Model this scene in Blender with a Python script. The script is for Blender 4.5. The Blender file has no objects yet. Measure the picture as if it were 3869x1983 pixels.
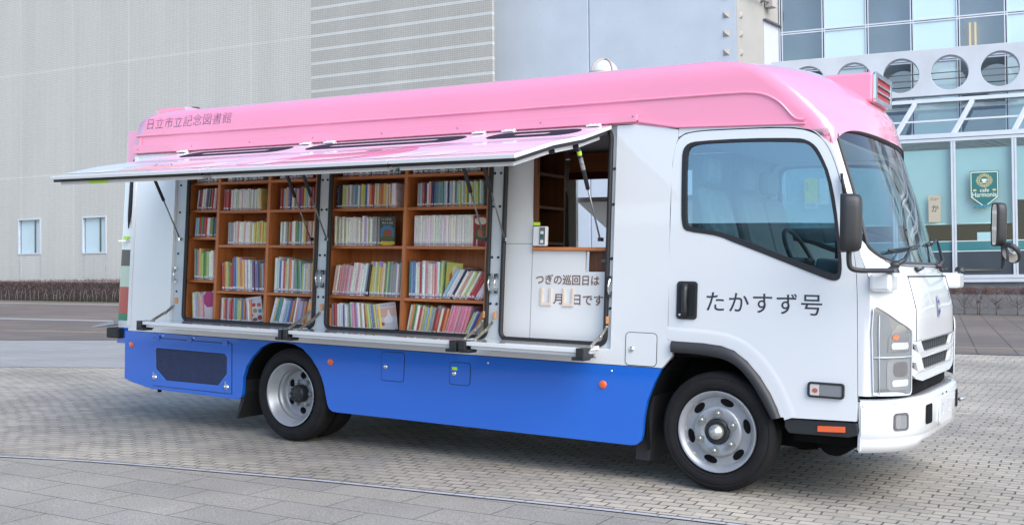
import bpy, bmesh, math, random
from mathutils import Matrix, Vector
from mathutils.geometry import tessellate_polygon
random.seed(7)
S = bpy.context.scene
COL = S.collection
R = math.radians

# ------------------------------------------------------------------ camera, sky, sun, exposure
cam = bpy.data.objects.new('camera', bpy.data.cameras.new('camera'))
COL.objects.link(cam)
S.camera = cam
cam.data.sensor_width = 36.0
cam.data.lens = 37.22
cam.data.clip_end = 2000
CP = Vector((2.32004, -6.07271, 1.29798))
def cam_matrix(pitch=.0155, roll=-.0101, yaw=-.5573):
    cp, sp, cr, sr = math.cos(pitch), math.sin(pitch), math.cos(roll), math.sin(roll)
    f = Vector((0, cp, sp)); u = Vector((0, -sp, cp)); r = Vector((1, 0, 0))
    r2 = cr * r + sr * u; u2 = -sr * r + cr * u
    T = Matrix.Rotation(-yaw, 3, 'Z')
    r2, u2, f = T @ r2, T @ u2, T @ f
    return Matrix(((r2.x, u2.x, -f.x, CP.x), (r2.y, u2.y, -f.y, CP.y), (r2.z, u2.z, -f.z, CP.z), (0, 0, 0, 1)))
cam.matrix_world = cam_matrix()

SUN_EL, SUN_AZ = R(42), R(112)         # azimuth measured from +y towards +x: veiled, off to the right of the camera
W = bpy.data.worlds.new('World'); S.world = W; W.use_nodes = True
nt = W.node_tree; bg = nt.nodes['Background']
sky = nt.nodes.new('ShaderNodeTexSky'); sky.sky_type = 'NISHITA'; sky.sun_disc = False
sky.sun_elevation = SUN_EL; sky.sun_rotation = SUN_AZ
sky.air_density = 1.0; sky.dust_density = 1.0; sky.ozone_density = 1.0
nt.links.new(sky.outputs[0], bg.inputs[0]); bg.inputs[1].default_value = 0.15
sun = bpy.data.objects.new('sun', bpy.data.lights.new('sun', 'SUN')); COL.objects.link(sun)
sun.data.energy = 1.75; sun.data.angle = R(52); sun.data.color = (1.0, .95, .87)
sd = Vector((math.sin(SUN_AZ) * math.cos(SUN_EL), math.cos(SUN_AZ) * math.cos(SUN_EL), math.sin(SUN_EL)))
sun.rotation_euler = sd.to_track_quat('Z', 'Y').to_euler()
S.view_settings.view_transform = 'Standard'; S.view_settings.look = 'None'
S.view_settings.exposure = 1.02; S.view_settings.gamma = 1.0
S.cycles.max_bounces = 8; S.cycles.transparent_max_bounces = 16
S.cycles.use_denoising = True

# ------------------------------------------------------------------ materials
MATS = {}
def mat(name, col, rough=.5, metal=0., coat=0., noise=0., nscale=6., bump=0., bscale=60., spec=.5, emit=None, trans=0.):
    if name in MATS: return MATS[name]
    m = bpy.data.materials.new(name); m.use_nodes = True; MATS[name] = m
    t = m.node_tree; b = t.nodes['Principled BSDF']
    b.inputs['Base Color'].default_value = (*col, 1); b.inputs['Roughness'].default_value = rough
    b.inputs['Metallic'].default_value = metal; b.inputs['Coat Weight'].default_value = coat
    b.inputs['Coat Roughness'].default_value = .03
    b.inputs['Specular IOR Level'].default_value = spec
    if trans: b.inputs['Transmission Weight'].default_value = trans
    if emit:
        b.inputs['Emission Color'].default_value = (*emit[0], 1); b.inputs['Emission Strength'].default_value = emit[1]
    if noise or bump:
        tc = t.nodes.new('ShaderNodeTexCoord')
    if noise:
        n = t.nodes.new('ShaderNodeTexNoise'); n.inputs['Scale'].default_value = nscale; n.inputs['Detail'].default_value = 6
        t.links.new(tc.outputs['Object'], n.inputs['Vector'])
        r = t.nodes.new('ShaderNodeMapRange'); r.inputs['From Min'].default_value = .3; r.inputs['From Max'].default_value = .7
        r.inputs['To Min'].default_value = 1 - noise; r.inputs['To Max'].default_value = 1 + noise
        t.links.new(n.outputs['Fac'], r.inputs['Value'])
        x = t.nodes.new('ShaderNodeVectorMath'); x.operation = 'SCALE'; x.inputs[0].default_value = col
        t.links.new(r.outputs[0], x.inputs['Scale']); t.links.new(x.outputs[0], b.inputs['Base Color'])
    if bump:
        n2 = t.nodes.new('ShaderNodeTexNoise'); n2.inputs['Scale'].default_value = bscale; n2.inputs['Detail'].default_value = 3
        t.links.new(tc.outputs['Object'], n2.inputs['Vector'])
        bp = t.nodes.new('ShaderNodeBump'); bp.inputs['Strength'].default_value = bump; bp.inputs['Distance'].default_value = .01
        t.links.new(n2.outputs['Fac'], bp.inputs['Height']); t.links.new(bp.outputs[0], b.inputs['Normal'])
    return m
def glass(name, tint=(.85, .95, .95), refl=1.5, rough=0., gloss=(1, 1, 1)):
    if name in MATS: return MATS[name]
    m = bpy.data.materials.new(name); m.use_nodes = True; MATS[name] = m
    t = m.node_tree; t.nodes.remove(t.nodes['Principled BSDF'])
    tr = t.nodes.new('ShaderNodeBsdfTransparent'); tr.inputs[0].default_value = (*tint, 1)
    g = t.nodes.new('ShaderNodeBsdfGlossy'); g.inputs['Roughness'].default_value = rough; g.inputs['Color'].default_value = (*gloss, 1)
    f = t.nodes.new('ShaderNodeFresnel'); f.inputs['IOR'].default_value = refl
    mx = t.nodes.new('ShaderNodeMixShader')
    ge = t.nodes.new('ShaderNodeNewGeometry'); mu = t.nodes.new('ShaderNodeMath'); mu.operation = 'MULTIPLY_ADD'; mu.inputs[1].default_value = -1; mu.inputs[2].default_value = 1
    t.links.new(ge.outputs['Backfacing'], mu.inputs[0]); m2 = t.nodes.new('ShaderNodeMath'); m2.operation = 'MULTIPLY'; t.links.new(f.outputs[0], m2.inputs[0]); t.links.new(mu.outputs[0], m2.inputs[1])
    t.links.new(m2.outputs[0], mx.inputs[0]); t.links.new(tr.outputs[0], mx.inputs[1]); t.links.new(g.outputs[0], mx.inputs[2])
    t.links.new(mx.outputs[0], t.nodes['Material Output'].inputs[0])
    return m
WHITE = mat('white_paint', (.74, .76, .78), .25, coat=1., noise=.015, nscale=1.2)
WHITE2 = mat('white_plastic', (.76, .77, .78), .35, coat=.3)
PINK = mat('pink_paint', (.88, .29, .43), .25, coat=1., noise=.012, nscale=1.1)
BLUE = mat('blue_paint', (.010, .135, .62), .25, coat=1., noise=.03, nscale=1.0)
FRAME = mat('pale_grey_aluminium', (.58, .62, .64), .4, noise=.03)
BLACK = mat('black_rubber', (.018, .018, .021), .55, bump=.15, bscale=90)
BLKP = mat('black_plastic', (.022, .023, .026), .42, bump=.1, bscale=300)
DARK = mat('dark_underbody', (.008, .008, .009), .9, spec=.15, noise=.4)
TYRE = mat('tyre_rubber', (.012, .012, .0135), .8, spec=.3, noise=.25, nscale=9, bump=.25, bscale=70)
STEEL = mat('silver_wheel_paint', (.36, .38, .41), .34, metal=.4, noise=.06, nscale=14)
CHROME = mat('chrome', (.75, .77, .79), .12, metal=1.)
ZINC = mat('zinc_plated_steel', (.48, .46, .40), .35, metal=.85, noise=.25, nscale=40)
GREYR = mat('grey_rod', (.22, .23, .25), .3, metal=.7)
AMBER = mat('amber_plastic', (.72, .33, .13), .3, coat=.5)
ORANGE = mat('orange_reflector', (.82, .12, .02), .25, coat=1., bump=.3, bscale=400)
LIME = mat('lime_sticker', (.50, .85, .05), .5)
GLASS = glass('window_glass', (.60, .74, .78), 3.4, gloss=(.62, .84, 1.0))
WSG = glass('windscreen_glass', (.80, .92, .90), 1.95)
CLEAR = glass('clear_lens', (.95, .96, .97), 1.5)
LENSB = mat('headlight_reflector', (.21, .22, .23), .5, coat=.25)
RED = mat('red_lens', (.36, .008, .022), .45)
INT = mat('interior_grey', (.20, .21, .23), .6, noise=.08)
SEAT = mat('seat_plastic_cover', (.22, .235, .245), .35, noise=.25, nscale=12, bump=.6, bscale=18)
BROWNTXT = mat('brown_lettering', (.16, .075, .05), .5)
INK = mat('dark_grey_lettering', (.035, .035, .045), .5)
BLUEINK = mat('slate_lettering', (.12, .13, .22), .5)
NAVY = mat('navy_emblem', (.04, .03, .28), .4)
BEIGE = mat('beige_plastic', (.72, .60, .50), .5)

def wood(name, c1, c2, axis=0):
    m = bpy.data.materials.new(name); m.use_nodes = True
    t = m.node_tree; b = t.nodes['Principled BSDF']; b.inputs['Roughness'].default_value = .42
    tc = t.nodes.new('ShaderNodeTexCoord'); mp = t.nodes.new('ShaderNodeMapping')
    sc = [26, 26, 26]; sc[axis] = 1.6; mp.inputs['Scale'].default_value = sc
    n = t.nodes.new('ShaderNodeTexNoise'); n.inputs['Scale'].default_value = 1.; n.inputs['Detail'].default_value = 5; n.inputs['Distortion'].default_value = .6
    r = t.nodes.new('ShaderNodeValToRGB'); r.color_ramp.elements[0].position = .3; r.color_ramp.elements[1].position = .72
    r.color_ramp.elements[0].color = (*c1, 1); r.color_ramp.elements[1].color = (*c2, 1)
    t.links.new(tc.outputs['Object'], mp.inputs[0]); t.links.new(mp.outputs[0], n.inputs['Vector'])
    t.links.new(n.outputs['Fac'], r.inputs[0]); t.links.new(r.outputs[0], b.inputs['Base Color'])
    return m
WOODH = wood('shelf_wood', (.42, .135, .042), (.62, .225, .076), 0)
WOODV = wood('upright_wood', (.42, .135, .042), (.62, .225, .076), 2)
WOODD = wood('dark_wood', (.085, .03, .012), (.15, .055, .02), 2)

# ------------------------------------------------------------------ mesh helpers
class MB:
    def __init__(s): s.v = []; s.f = []; s.m = []; s.mi = 0; s.sm = []
    def add(s, vs, fs, smooth=False):
        o = len(s.v); s.v += [tuple(v) for v in vs]
        for f in fs: s.f.append([i + o for i in f]); s.m.append(s.mi); s.sm.append(smooth)
        return s
    def box(s, a, b, M=None):
        (x0, y0, z0), (x1, y1, z1) = a, b
        vs = [(x0, y0, z0), (x1, y0, z0), (x1, y1, z0), (x0, y1, z0), (x0, y0, z1), (x1, y0, z1), (x1, y1, z1), (x0, y1, z1)]
        if M: vs = [tuple(M @ Vector(v)) for v in vs]
        return s.add(vs, [(0, 3, 2, 1), (4, 5, 6, 7), (0, 1, 5, 4), (1, 2, 6, 5), (2, 3, 7, 6), (3, 0, 4, 7)])
    def tube(s, pts, r, n=8, closed=False, caps=True):
        pts = [Vector(p) for p in pts]; k = len(pts); vs = []; fs = []
        rr = r if isinstance(r, (list, tuple)) else [r] * k
        up = None
        for i, p in enumerate(pts):
            a = pts[(i - 1) % k] if (closed or i > 0) else p; b = pts[(i + 1) % k] if (closed or i < k - 1) else p
            d = (b - a).normalized()
            if up is None: up = Vector((0, 0, 1)) if abs(d.z) < .9 else Vector((0, 1, 0))
            x = d.cross(up)
            if x.length < 1e-4: x = d.cross(Vector((1, 0, 0)))
            x.normalize(); up = x.cross(d).normalized()
            for j in range(n):
                t = 2 * math.pi * j / n; vs.append(p + rr[i] * (math.cos(t) * x + math.sin(t) * up))
        for i in range(k if closed else k - 1):
            for j in range(n):
                a = i * n + j; b = i * n + (j + 1) % n; c = ((i + 1) % k) * n + (j + 1) % n; d = ((i + 1) % k) * n + j
                fs.append((a, d, c, b))
        if caps and not closed: fs += [tuple(range(n)), tuple(reversed(range((k - 1) * n, k * n)))]
        return s.add(vs, fs, True)
    def lathe(s, prof, c=(0, 0, 0), axis='y', n=48, smooth=True):
        # prof: (axial, radius)
        vs = []; fs = []
        for (a, r) in prof:
            for j in range(n):
                t = 2 * math.pi * j / n
                if axis == 'y': vs.append((c[0] + r * math.cos(t), c[1] + a, c[2] + r * math.sin(t)))
                elif axis == 'x': vs.append((c[0] + a, c[1] + r * math.cos(t), c[2] + r * math.sin(t)))
                else: vs.append((c[0] + r * math.cos(t), c[1] + r * math.sin(t), c[2] + a))
        for i in range(len(prof) - 1):
            for j in range(n): fs.append((i * n + j, i * n + (j + 1) % n, (i + 1) * n + (j + 1) % n, (i + 1) * n + j))
        return s.add(vs, fs, smooth)
    def panel(s, outline, holes=(), t=.01, fn=None, w0=0.):
        # flat plate in (u, v) between w0 and w0+t, mapped by fn(u, v, w)
        fn = fn or (lambda u, v, w: (u, v, w))
        loops = [outline] + list(holes)
        tri = tessellate_polygon([[Vector((p[0], p[1], 0)) for p in l] for l in loops])
        flat = [p for l in loops for p in l]; n = len(flat)
        vs = [fn(p[0], p[1], w0) for p in flat]
        fs = [tuple(x) for x in tri]
        if t:
            vs += [fn(p[0], p[1], w0 + t) for p in flat]
            fs += [tuple(i + n for i in reversed(x)) for x in tri]
            o = 0
            for l in loops:
                k = len(l)
                for i in range(k): fs.append((o + i, o + (i + 1) % k, n + o + (i + 1) % k, n + o + i))
                o += k
        return s.add(vs, fs)
    def grid(s, P, smooth=True, close_u=False):
        r = len(P); c = len(P[0]); fs = []
        for i in range(r - 1):
            for j in range(c if close_u else c - 1):
                fs.append((i * c + j, i * c + (j + 1) % c, (i + 1) * c + (j + 1) % c, (i + 1) * c + j))
        return s.add([p for row in P for p in row], fs, smooth)
    def build(s, name, mats, parent=None, fn=None, bevel=0., recalc=True, angle=None, loc=None):
        me = bpy.data.meshes.new(name)
        vs = [fn(*v) for v in s.v] if fn else s.v
        me.from_pydata([tuple(v) for v in vs], [], s.f)
        for m in (mats if isinstance(mats, (list, tuple)) else [mats]): me.materials.append(m)
        for p, mi, sm in zip(me.polygons, s.m, s.sm): p.material_index = mi; p.use_smooth = sm
        if recalc:
            bm = bmesh.new(); bm.from_mesh(me); bmesh.ops.remove_doubles(bm, verts=bm.verts, dist=1e-5)
            bmesh.ops.recalc_face_normals(bm, faces=bm.faces); bm.to_mesh(me); bm.free()
        o = bpy.data.objects.new(name, me); COL.objects.link(o)
        if parent is not None: o.parent = parent
        if loc: o.location = loc
        if bevel:
            b = o.modifiers.new('bevel', 'BEVEL'); b.width = bevel; b.segments = 2; b.limit_method = 'ANGLE'; b.angle_limit = R(35)
            b.harden_normals = False
        return o
def rrect(x0, z0, x1, z1, r, n=5):
    out = []
    for cx, cz, a in ((x1 - r, z1 - r, 0), (x0 + r, z1 - r, 90), (x0 + r, z0 + r, 180), (x1 - r, z0 + r, 270)):
        for i in range(n + 1):
            t = R(a + 90 * i / n); out.append((cx + r * math.cos(t), cz + r * math.sin(t)))
    return out
def circ(cx, cz, r, n=24, rx=None):
    return [(cx + (rx or r) * math.cos(2 * math.pi * i / n), cz + r * math.sin(2 * math.pi * i / n)) for i in range(n)]
def smoothpoly(pts, it=2, closed=True):
    for _ in range(it):
        o = []; k = len(pts)
        if not closed: o.append(pts[0])
        for i in range(k if closed else k - 1):
            a, b = pts[i], pts[(i + 1) % k]
            o.append(tuple(.75 * x + .25 * y for x, y in zip(a, b))); o.append(tuple(.25 * x + .75 * y for x, y in zip(a, b)))
        if not closed: o.append(pts[-1])
        pts = o
    return pts
def interp(x, tab):
    if x <= tab[0][0]: return tab[0][1]
    for (a, b), (c, d) in zip(tab, tab[1:]):
        if x <= c: return b + (d - b) * (x - a) / (c - a)
    return tab[-1][1]
def text_loops(body, width, height, space=1., offset=0.):
    """mesh of a line of text, fitted into width x height with its lower left corner at 0,0"""
    cu = bpy.data.curves.new('lettering', 'FONT'); cu.body = body; cu.space_character = space; cu.fill_mode = 'FRONT'; cu.offset = offset
    cu.resolution_u = 4
    o = bpy.data.objects.new('lettering', cu); COL.objects.link(o)
    dg = bpy.context.evaluated_depsgraph_get(); me = bpy.data.meshes.new_from_object(o.evaluated_get(dg))
    vs = [tuple(v.co) for v in me.vertices]; fs = [tuple(p.vertices) for p in me.polygons]
    bpy.data.objects.remove(o); bpy.data.curves.remove(cu); bpy.data.meshes.remove(me)
    x0 = min(v[0] for v in vs); x1 = max(v[0] for v in vs); y0 = min(v[1] for v in vs); y1 = max(v[1] for v in vs)
    return [((v[0] - x0) / (x1 - x0) * width, (v[1] - y0) / (y1 - y0) * height) for v in vs], fs
def text(mb, body, width, height, fn, **k):
    vs, fs = text_loops(body, width, height, **k)
    mb.add([fn(u, v) for u, v in vs], fs)
    return mb
def thing(name, label, cat, M=None, group=None):
    o = bpy.data.objects.new(name, None); COL.objects.link(o); o.empty_display_size = .2
    if M is not None: o.matrix_world = M
    return tag(o, label, cat, group)
def tag(o, label, cat, group=None):
    o['label'] = label; o['category'] = cat
    if group: o['group'] = group
    return o
def struct(o, kind='structure'): o['kind'] = kind; return o
SL = .0143                              # the plaza falls gently towards the front of the truck
def gz(x, y=0): return -SL * x

# ------------------------------------------------------------------ plaza
def ground_mat(name, kind):
    m = bpy.data.materials.new(name); m.use_nodes = True; t = m.node_tree; b = t.nodes['Principled BSDF']
    b.inputs['Roughness'].default_value = .8
    N = t.nodes.new; L = t.links.new
    tc = N('ShaderNodeTexCoord'); mp = N('ShaderNodeMapping'); L(tc.outputs['Object'], mp.inputs[0])
    br = N('ShaderNodeTexBrick'); br.inputs['Mortar Smooth'].default_value = .1; br.inputs['Scale'].default_value = 1
    n1 = N('ShaderNodeTexNoise'); n1.inputs['Detail'].default_value = 8; n2 = N('ShaderNodeTexNoise'); n2.inputs['Detail'].default_value = 4
    L(tc.outputs['Object'], n1.inputs['Vector']); L(tc.outputs['Object'], n2.inputs['Vector'])
    bias = 0.
    if kind == 'paver':
        sx = N('ShaderNodeSeparateXYZ'); L(tc.outputs['Object'], sx.inputs[0])
        def mth(op, a, b_):
            n = N('ShaderNodeMath'); n.operation = op
            for i_, v in enumerate((a, b_)):
                if isinstance(v, (int, float)): n.inputs[i_].default_value = v
                else: L(v, n.inputs[i_])
            return n.outputs[0]
        X, Y = mth('SUBTRACT', sx.outputs[0], 1.5), mth('ADD', sx.outputs[1], 21.)
        rr = mth('SQRT', mth('ADD', mth('MULTIPLY', X, X), mth('MULTIPLY', Y, Y)), 0.); th = mth('MULTIPLY', mth('ARCTAN2', X, Y), 22.)
        pc = N('ShaderNodeCombineXYZ'); L(th, pc.inputs[0]); L(rr, pc.inputs[1])
        # gentle waver of the courses
        nd = N('ShaderNodeTexNoise'); nd.inputs['Scale'].default_value = 2.2; nd.inputs['Detail'].default_value = 2; L(tc.outputs['Object'], nd.inputs['Vector'])
        sub = N('ShaderNodeVectorMath'); sub.operation = 'SUBTRACT'; sub.inputs[1].default_value = (.5, .5, .5); L(nd.outputs['Color'], sub.inputs[0])
        scl = N('ShaderNodeVectorMath'); scl.operation = 'SCALE'; scl.inputs['Scale'].default_value = .08; L(sub.outputs[0], scl.inputs[0])
        ad = N('ShaderNodeVectorMath'); L(pc.outputs[0], ad.inputs[0]); L(scl.outputs[0], ad.inputs[1]); L(ad.outputs[0], br.inputs['Vector'])
        w, h, mo, cols, mc = .135, .088, .0062, ((.425, .382, .318), (.325, .30, .26)), (.075, .069, .062)
        n1.inputs['Scale'].default_value = 220; n2.inputs['Scale'].default_value = .55; amp1, amp2 = .26, .34
        br.offset = .5
    elif kind == 'slab':
        mp.inputs['Rotation'].default_value = (0, 0, R(-2)); L(mp.outputs[0], br.inputs['Vector'])
        w, h, mo, cols, mc = .60, .30, .004, ((.30, .28, .248), (.272, .258, .238)), (.10, .09, .085)
        n1.inputs['Scale'].default_value = 95; n2.inputs['Scale'].default_value = 1.1; amp1, amp2 = .40, .18
    elif kind == 'pale':
        mp.inputs['Rotation'].default_value = (0, 0, R(8)); L(mp.outputs[0], br.inputs['Vector'])
        w, h, mo, cols, mc = .6, .3, .006, ((.30, .298, .295), (.275, .273, .27)), (.22, .22, .22)
        n1.inputs['Scale'].default_value = 90; n2.inputs['Scale'].default_value = .5; amp1, amp2 = .15, .12
    else:
        mp.inputs['Rotation'].default_value = (0, 0, R(-10)); L(mp.outputs[0], br.inputs['Vector'])
        w, h, mo, cols, mc = .60, .40, .014, ((.17, .14, .125), (.14, .117, .107)), (.07, .06, .055)
        n1.inputs['Scale'].default_value = 60; n2.inputs['Scale'].default_value = .35; amp1, amp2 = .2, .22
        br.offset = 0.
    br.inputs['Brick Width'].default_value = w; br.inputs['Row Height'].default_value = h; br.inputs['Mortar Size'].default_value = mo
    br.inputs['Color1'].default_value = (*cols[0], 1); br.inputs['Color2'].default_value = (*cols[1], 1); br.inputs['Mortar'].default_value = (*mc, 1)
    cur = br.outputs['Color']
    if kind == 'paver':
        nj = N('ShaderNodeTexNoise'); nj.inputs['Scale'].default_value = 3.5; nj.inputs['Detail'].default_value = 3; L(tc.outputs['Object'], nj.inputs['Vector'])
        rj = N('ShaderNodeMapRange'); rj.inputs['From Min'].default_value = .42; rj.inputs['From Max'].default_value = .62; L(nj.outputs['Fac'], rj.inputs['Value'])
        fm = N('ShaderNodeMath'); fm.operation = 'MULTIPLY'; L(br.outputs['Fac'], fm.inputs[0]); L(rj.outputs[0], fm.inputs[1])
        mxj = N('ShaderNodeMix'); mxj.data_type = 'RGBA'; L(fm.outputs[0], mxj.inputs[0]); L(cur, mxj.inputs[6]); mxj.inputs[7].default_value = (.27, .25, .225, 1); cur = mxj.outputs[2]
    for n, amp in ((n1, amp1), (n2, amp2)):
        r = N('ShaderNodeMapRange'); r.inputs['From Min'].default_value = .25; r.inputs['From Max'].default_value = .75
        r.inputs['To Min'].default_value = 1 - amp; r.inputs['To Max'].default_value = 1 + amp
        L(n.outputs['Fac'], r.inputs['Value'])
        x = N('ShaderNodeVectorMath'); x.operation = 'SCALE'; L(cur, x.inputs[0]); L(r.outputs[0], x.inputs['Scale']); cur = x.outputs[0]
    L(cur, b.inputs['Base Color'])
    bp = N('ShaderNodeBump'); bp.inputs['Strength'].default_value = .8; bp.inputs['Distance'].default_value = .006
    inv = N('ShaderNodeMath'); inv.operation = 'MULTIPLY_ADD'; inv.inputs[1].default_value = -1; inv.inputs[2].default_value = 1; L(br.outputs['Fac'], inv.inputs[0])
    ad2 = N('ShaderNodeMath'); ad2.operation = 'MULTIPLY_ADD'; ad2.inputs[1].default_value = .25; L(n1.outputs['Fac'], ad2.inputs[0]); L(inv.outputs[0], ad2.inputs[2])
    L(ad2.outputs[0], bp.inputs['Height']); L(bp.outputs[0], b.inputs['Normal'])
    return m
def sheet(name, poly, m, dz=0.):
    mb = MB(); mb.panel(poly, t=0, fn=lambda u, v, w: (u, v, gz(u) + dz)); return struct(mb.build(name, m, recalc=False))
PAVER, SLAB, PALE, TERR = (ground_mat(n, k) for n, k in (('interlocking_paver', 'paver'), ('stone_slab', 'slab'), ('pale_paving', 'pale'), ('brown_tile_paving', 'terr')))
sheet('plaza_ground', [(-160, -90), (60, -90), (60, 120), (-160, 120)], PAVER)
def aR(s, o, base, ang):                 # point in a building's own frame: s along the front, o behind it
    d = Vector((math.cos(ang), math.sin(ang))); n = Vector((-math.sin(ang), math.cos(ang)))
    p = Vector(base[:2]) + d * s + n * o; return (p.x, p.y)
# pale band and brown tiled apron behind the truck
sheet('pale_paving_band', [(-60, -17.5), (-11.32, 2.53), (-9.79, 3.37), (-5.0, 5.86), (-7.2, 9.82), (-14.5, 7.06), (-16.4, 5.73), (-60, -10)], PALE, .004)
sheet('tiled_apron', [(-120, -40), (-16.4, 5.73), (-14.5, 7.06), (-.56, 12.31), (40, 21), (40, 70), (-120, 70)], TERR, .008)
sheet('yellow_guide_strip', [(-30, 4.0), (-.55, 13.75), (20, 18.2), (20, 18.38), (-.55, 13.95), (-30, 4.25)], mat('yellow_tactile_paving', (.30, .24, .14), .8, noise=.2, nscale=4), .012)
for k, (p, q, wd) in enumerate((((-60, 14), (-18, 22.5), .9), ((-45, 6), (-12, 13.4), .7), ((-9.5, 15.5), (-3.6, 28.6), 1.3))):
    d = (Vector(q) - Vector(p)).normalized(); nn = Vector((-d.y, d.x)) * wd
    sheet('grey_paving_stripe', [p, q, tuple(Vector(q) + nn), tuple(Vector(p) + nn)], PALE, .013 + .001 * k)
# curved edge of the stone slabs in the foreground
ARC = [(-9.5, -3.6), (-7.5, -2.55), (-6., -1.94), (-4.85, -1.58), (-4.25, -1.38), (-3.56, -1.215), (-2.98, -1.114), (-2.59, -1.04), (-2.2, -.975), (-1.86, -.935), (-1.42, -.885), (-1.03, -.835), (-.375, -.752), (.03, -.722), (.4, -.70), (1.2, -.69), (2.2, -.76), (4, -1.1), (7, -2.3)]
def arcoff(d):
    o = []
    for i, p in enumerate(ARC):
        a = Vector(ARC[max(i - 1, 0)]); b = Vector(ARC[min(i + 1, len(ARC) - 1)]); t = (b - a).normalized(); o.append((p[0] + t.y * d, p[1] - t.x * d))
    return o
sheet('stone_slab_paving', ARC + [(7, -30), (-20, -30), (-20, -8)], SLAB, .004)
sheet('slab_edge_joint', ARC + list(reversed(arcoff(.018))), mat('dark_joint', (.035, .03, .035), .9), .008)
mb = MB(); e1, e2 = smoothpoly(arcoff(.019), 1, False), smoothpoly(arcoff(.062), 1, False)
for i in range(len(e1) - 1):
    a, b, c, d = Vector(e1[i]), Vector(e1[i + 1]), Vector(e2[i + 1]), Vector(e2[i]); t = (b - a).normalized() * .003
    if (b - a).length > .02:
        mb.add([(q.x, q.y, gz(q.x) + .009) for q in (a + t, b - t, c - t, d + t)], [(0, 1, 2, 3)])
struct(mb.build('slab_edging_strip', mat('pale_granite_edging', (.42, .43, .47), .7, noise=.1, nscale=90), recalc=False))
sheet('slab_inner_joint', arcoff(.062) + list(reversed(arcoff(.070))), MATS['dark_joint'], .0085)

exec_order = []
# ------------------------------------------------------------------ buildings
def tile_mat(name, c1, c2, mc, joints=False):
    m = bpy.data.materials.new(name); m.use_nodes = True; t = m.node_tree; b = t.nodes['Principled BSDF']; b.inputs['Roughness'].default_value = .45
    N = t.nodes.new; L = t.links.new
    tc = N('ShaderNodeTexCoord'); br = N('ShaderNodeTexBrick'); br.offset = 0.
    for k, v in (('Scale', 1), ('Brick Width', .075), ('Row Height', .075), ('Mortar Size', .007), ('Mortar Smooth', .3)): br.inputs[k].default_value = v
    br.inputs['Color1'].default_value = (*c1, 1); br.inputs['Color2'].default_value = (*c2, 1); br.inputs['Mortar'].default_value = (*mc, 1)
    L(tc.outputs['UV'], br.inputs['Vector'])
    n = N('ShaderNodeTexNoise'); n.inputs['Scale'].default_value = .35; n.inputs['Detail'].default_value = 5
    mp = N('ShaderNodeMapping'); mp.inputs['Scale'].default_value = (2.2, .25, 1); L(tc.outputs['UV'], mp.inputs[0]); L(mp.outputs[0], n.inputs['Vector'])
    r = N('ShaderNodeMapRange'); r.inputs['From Min'].default_value = .3; r.inputs['From Max'].default_value = .7; r.inputs['To Min'].default_value = .93; r.inputs['To Max'].default_value = 1.05
    L(n.outputs['Fac'], r.inputs['Value'])
    x = N('ShaderNodeVectorMath'); x.operation = 'SCALE'; L(br.outputs['Color'], x.inputs[0]); L(r.outputs[0], x.inputs['Scale'])
    cur = x.outputs[0]
    if joints:                                   # expansion joints every few metres
        sp = N('ShaderNodeSeparateXYZ'); L(tc.outputs['UV'], sp.inputs[0])
        for ax, per, off, wd in ((0, 3.24, .6, .022), (1, 4.6, 3.2, .022)):
            a = N('ShaderNodeMath'); a.operation = 'MULTIPLY_ADD'; L(sp.outputs[ax], a.inputs[0]); a.inputs[1].default_value = 1 / per; a.inputs[2].default_value = 20 + off / per
            fr = N('ShaderNodeMath'); fr.operation = 'FRACT'; L(a.outputs[0], fr.inputs[0])
            lt = N('ShaderNodeMath'); lt.operation = 'LESS_THAN'; L(fr.outputs[0], lt.inputs[0]); lt.inputs[1].default_value = wd
            ml = N('ShaderNodeMath'); ml.operation = 'MULTIPLY_ADD'; L(lt.outputs[0], ml.inputs[0]); ml.inputs[1].default_value = .10; ml.inputs[2].default_value = 1.
            x2 = N('ShaderNodeVectorMath'); x2.operation = 'SCALE'; L(cur, x2.inputs[0]); L(ml.outputs[0], x2.inputs['Scale']); cur = x2.outputs[0]
    L(cur, b.inputs['Base Color'])
    return m
def uvize(o, f):
    me = o.data; uv = me.uv_layers.new(name='UVMap')
    for l in me.loops:
        uv.data[l.index].uv = f(me.vertices[l.vertex_index].co)
def frame(base, ang):
    return Matrix.Translation((base[0], base[1], 0)) @ Matrix.Rotation(ang, 4, 'Z')
TILEJ = tile_mat('pale_wall_tile', (.555, .545, .505), (.515, .508, .475), (.29, .295, .28), True)
TILE2 = tile_mat('grey_wall_tile', (.43, .42, .39), (.39, .383, .36), (.27, .265, .25))
TILEW = tile_mat('white_wall_tile', (.57, .58, .565), (.54, .555, .55), (.42, .43, .43))
# --- tiled hall on the left (local x along the wall, y behind it)
AL = .11
PL = aR(0, 1.1, (-37.4, 21.8), AL)
hall = thing('tiled_hall', 'tall windowless hall clad in small pale grey tiles with white striped panel', 'building', frame(PL, AL))
wins = [(-4.0, 2.6, -2.56, 4.19), (-.05, 2.56, 1.38, 4.16)]
mb = MB(); xz = lambda u, v, w: (u, w, v)
mb.panel([(-30, -.5), (12.06, -.5), (12.06, 19), (-30, 19)], [[(a, b), (c, b), (c, d), (a, d)] for a, b, c, d in wins], .5, xz)
w = mb.build('tiled_wall', TILEJ, hall); uvize(w, lambda c: (c.x, c.z))
mb = MB(); z = -.5; segs = []
zs = [8.53 + .528 * k for k in range(-16, 20)]
cur = -.5
for zz in zs:
    mb.mi = 0; mb.box((12.06, 0, cur), (19.83, .16, zz - .05)); mb.mi = 1; mb.box((12.06, -.003, zz - .05), (19.833, .16, zz + .055)); cur = zz + .055
mb.mi = 0; mb.box((12.06, 0, cur), (19.83, .16, 19))
w = mb.build('striped_wall_panel', [TILE2, TILEW], hall, recalc=False); uvize(w, lambda c: (c.x, c.z))
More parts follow.
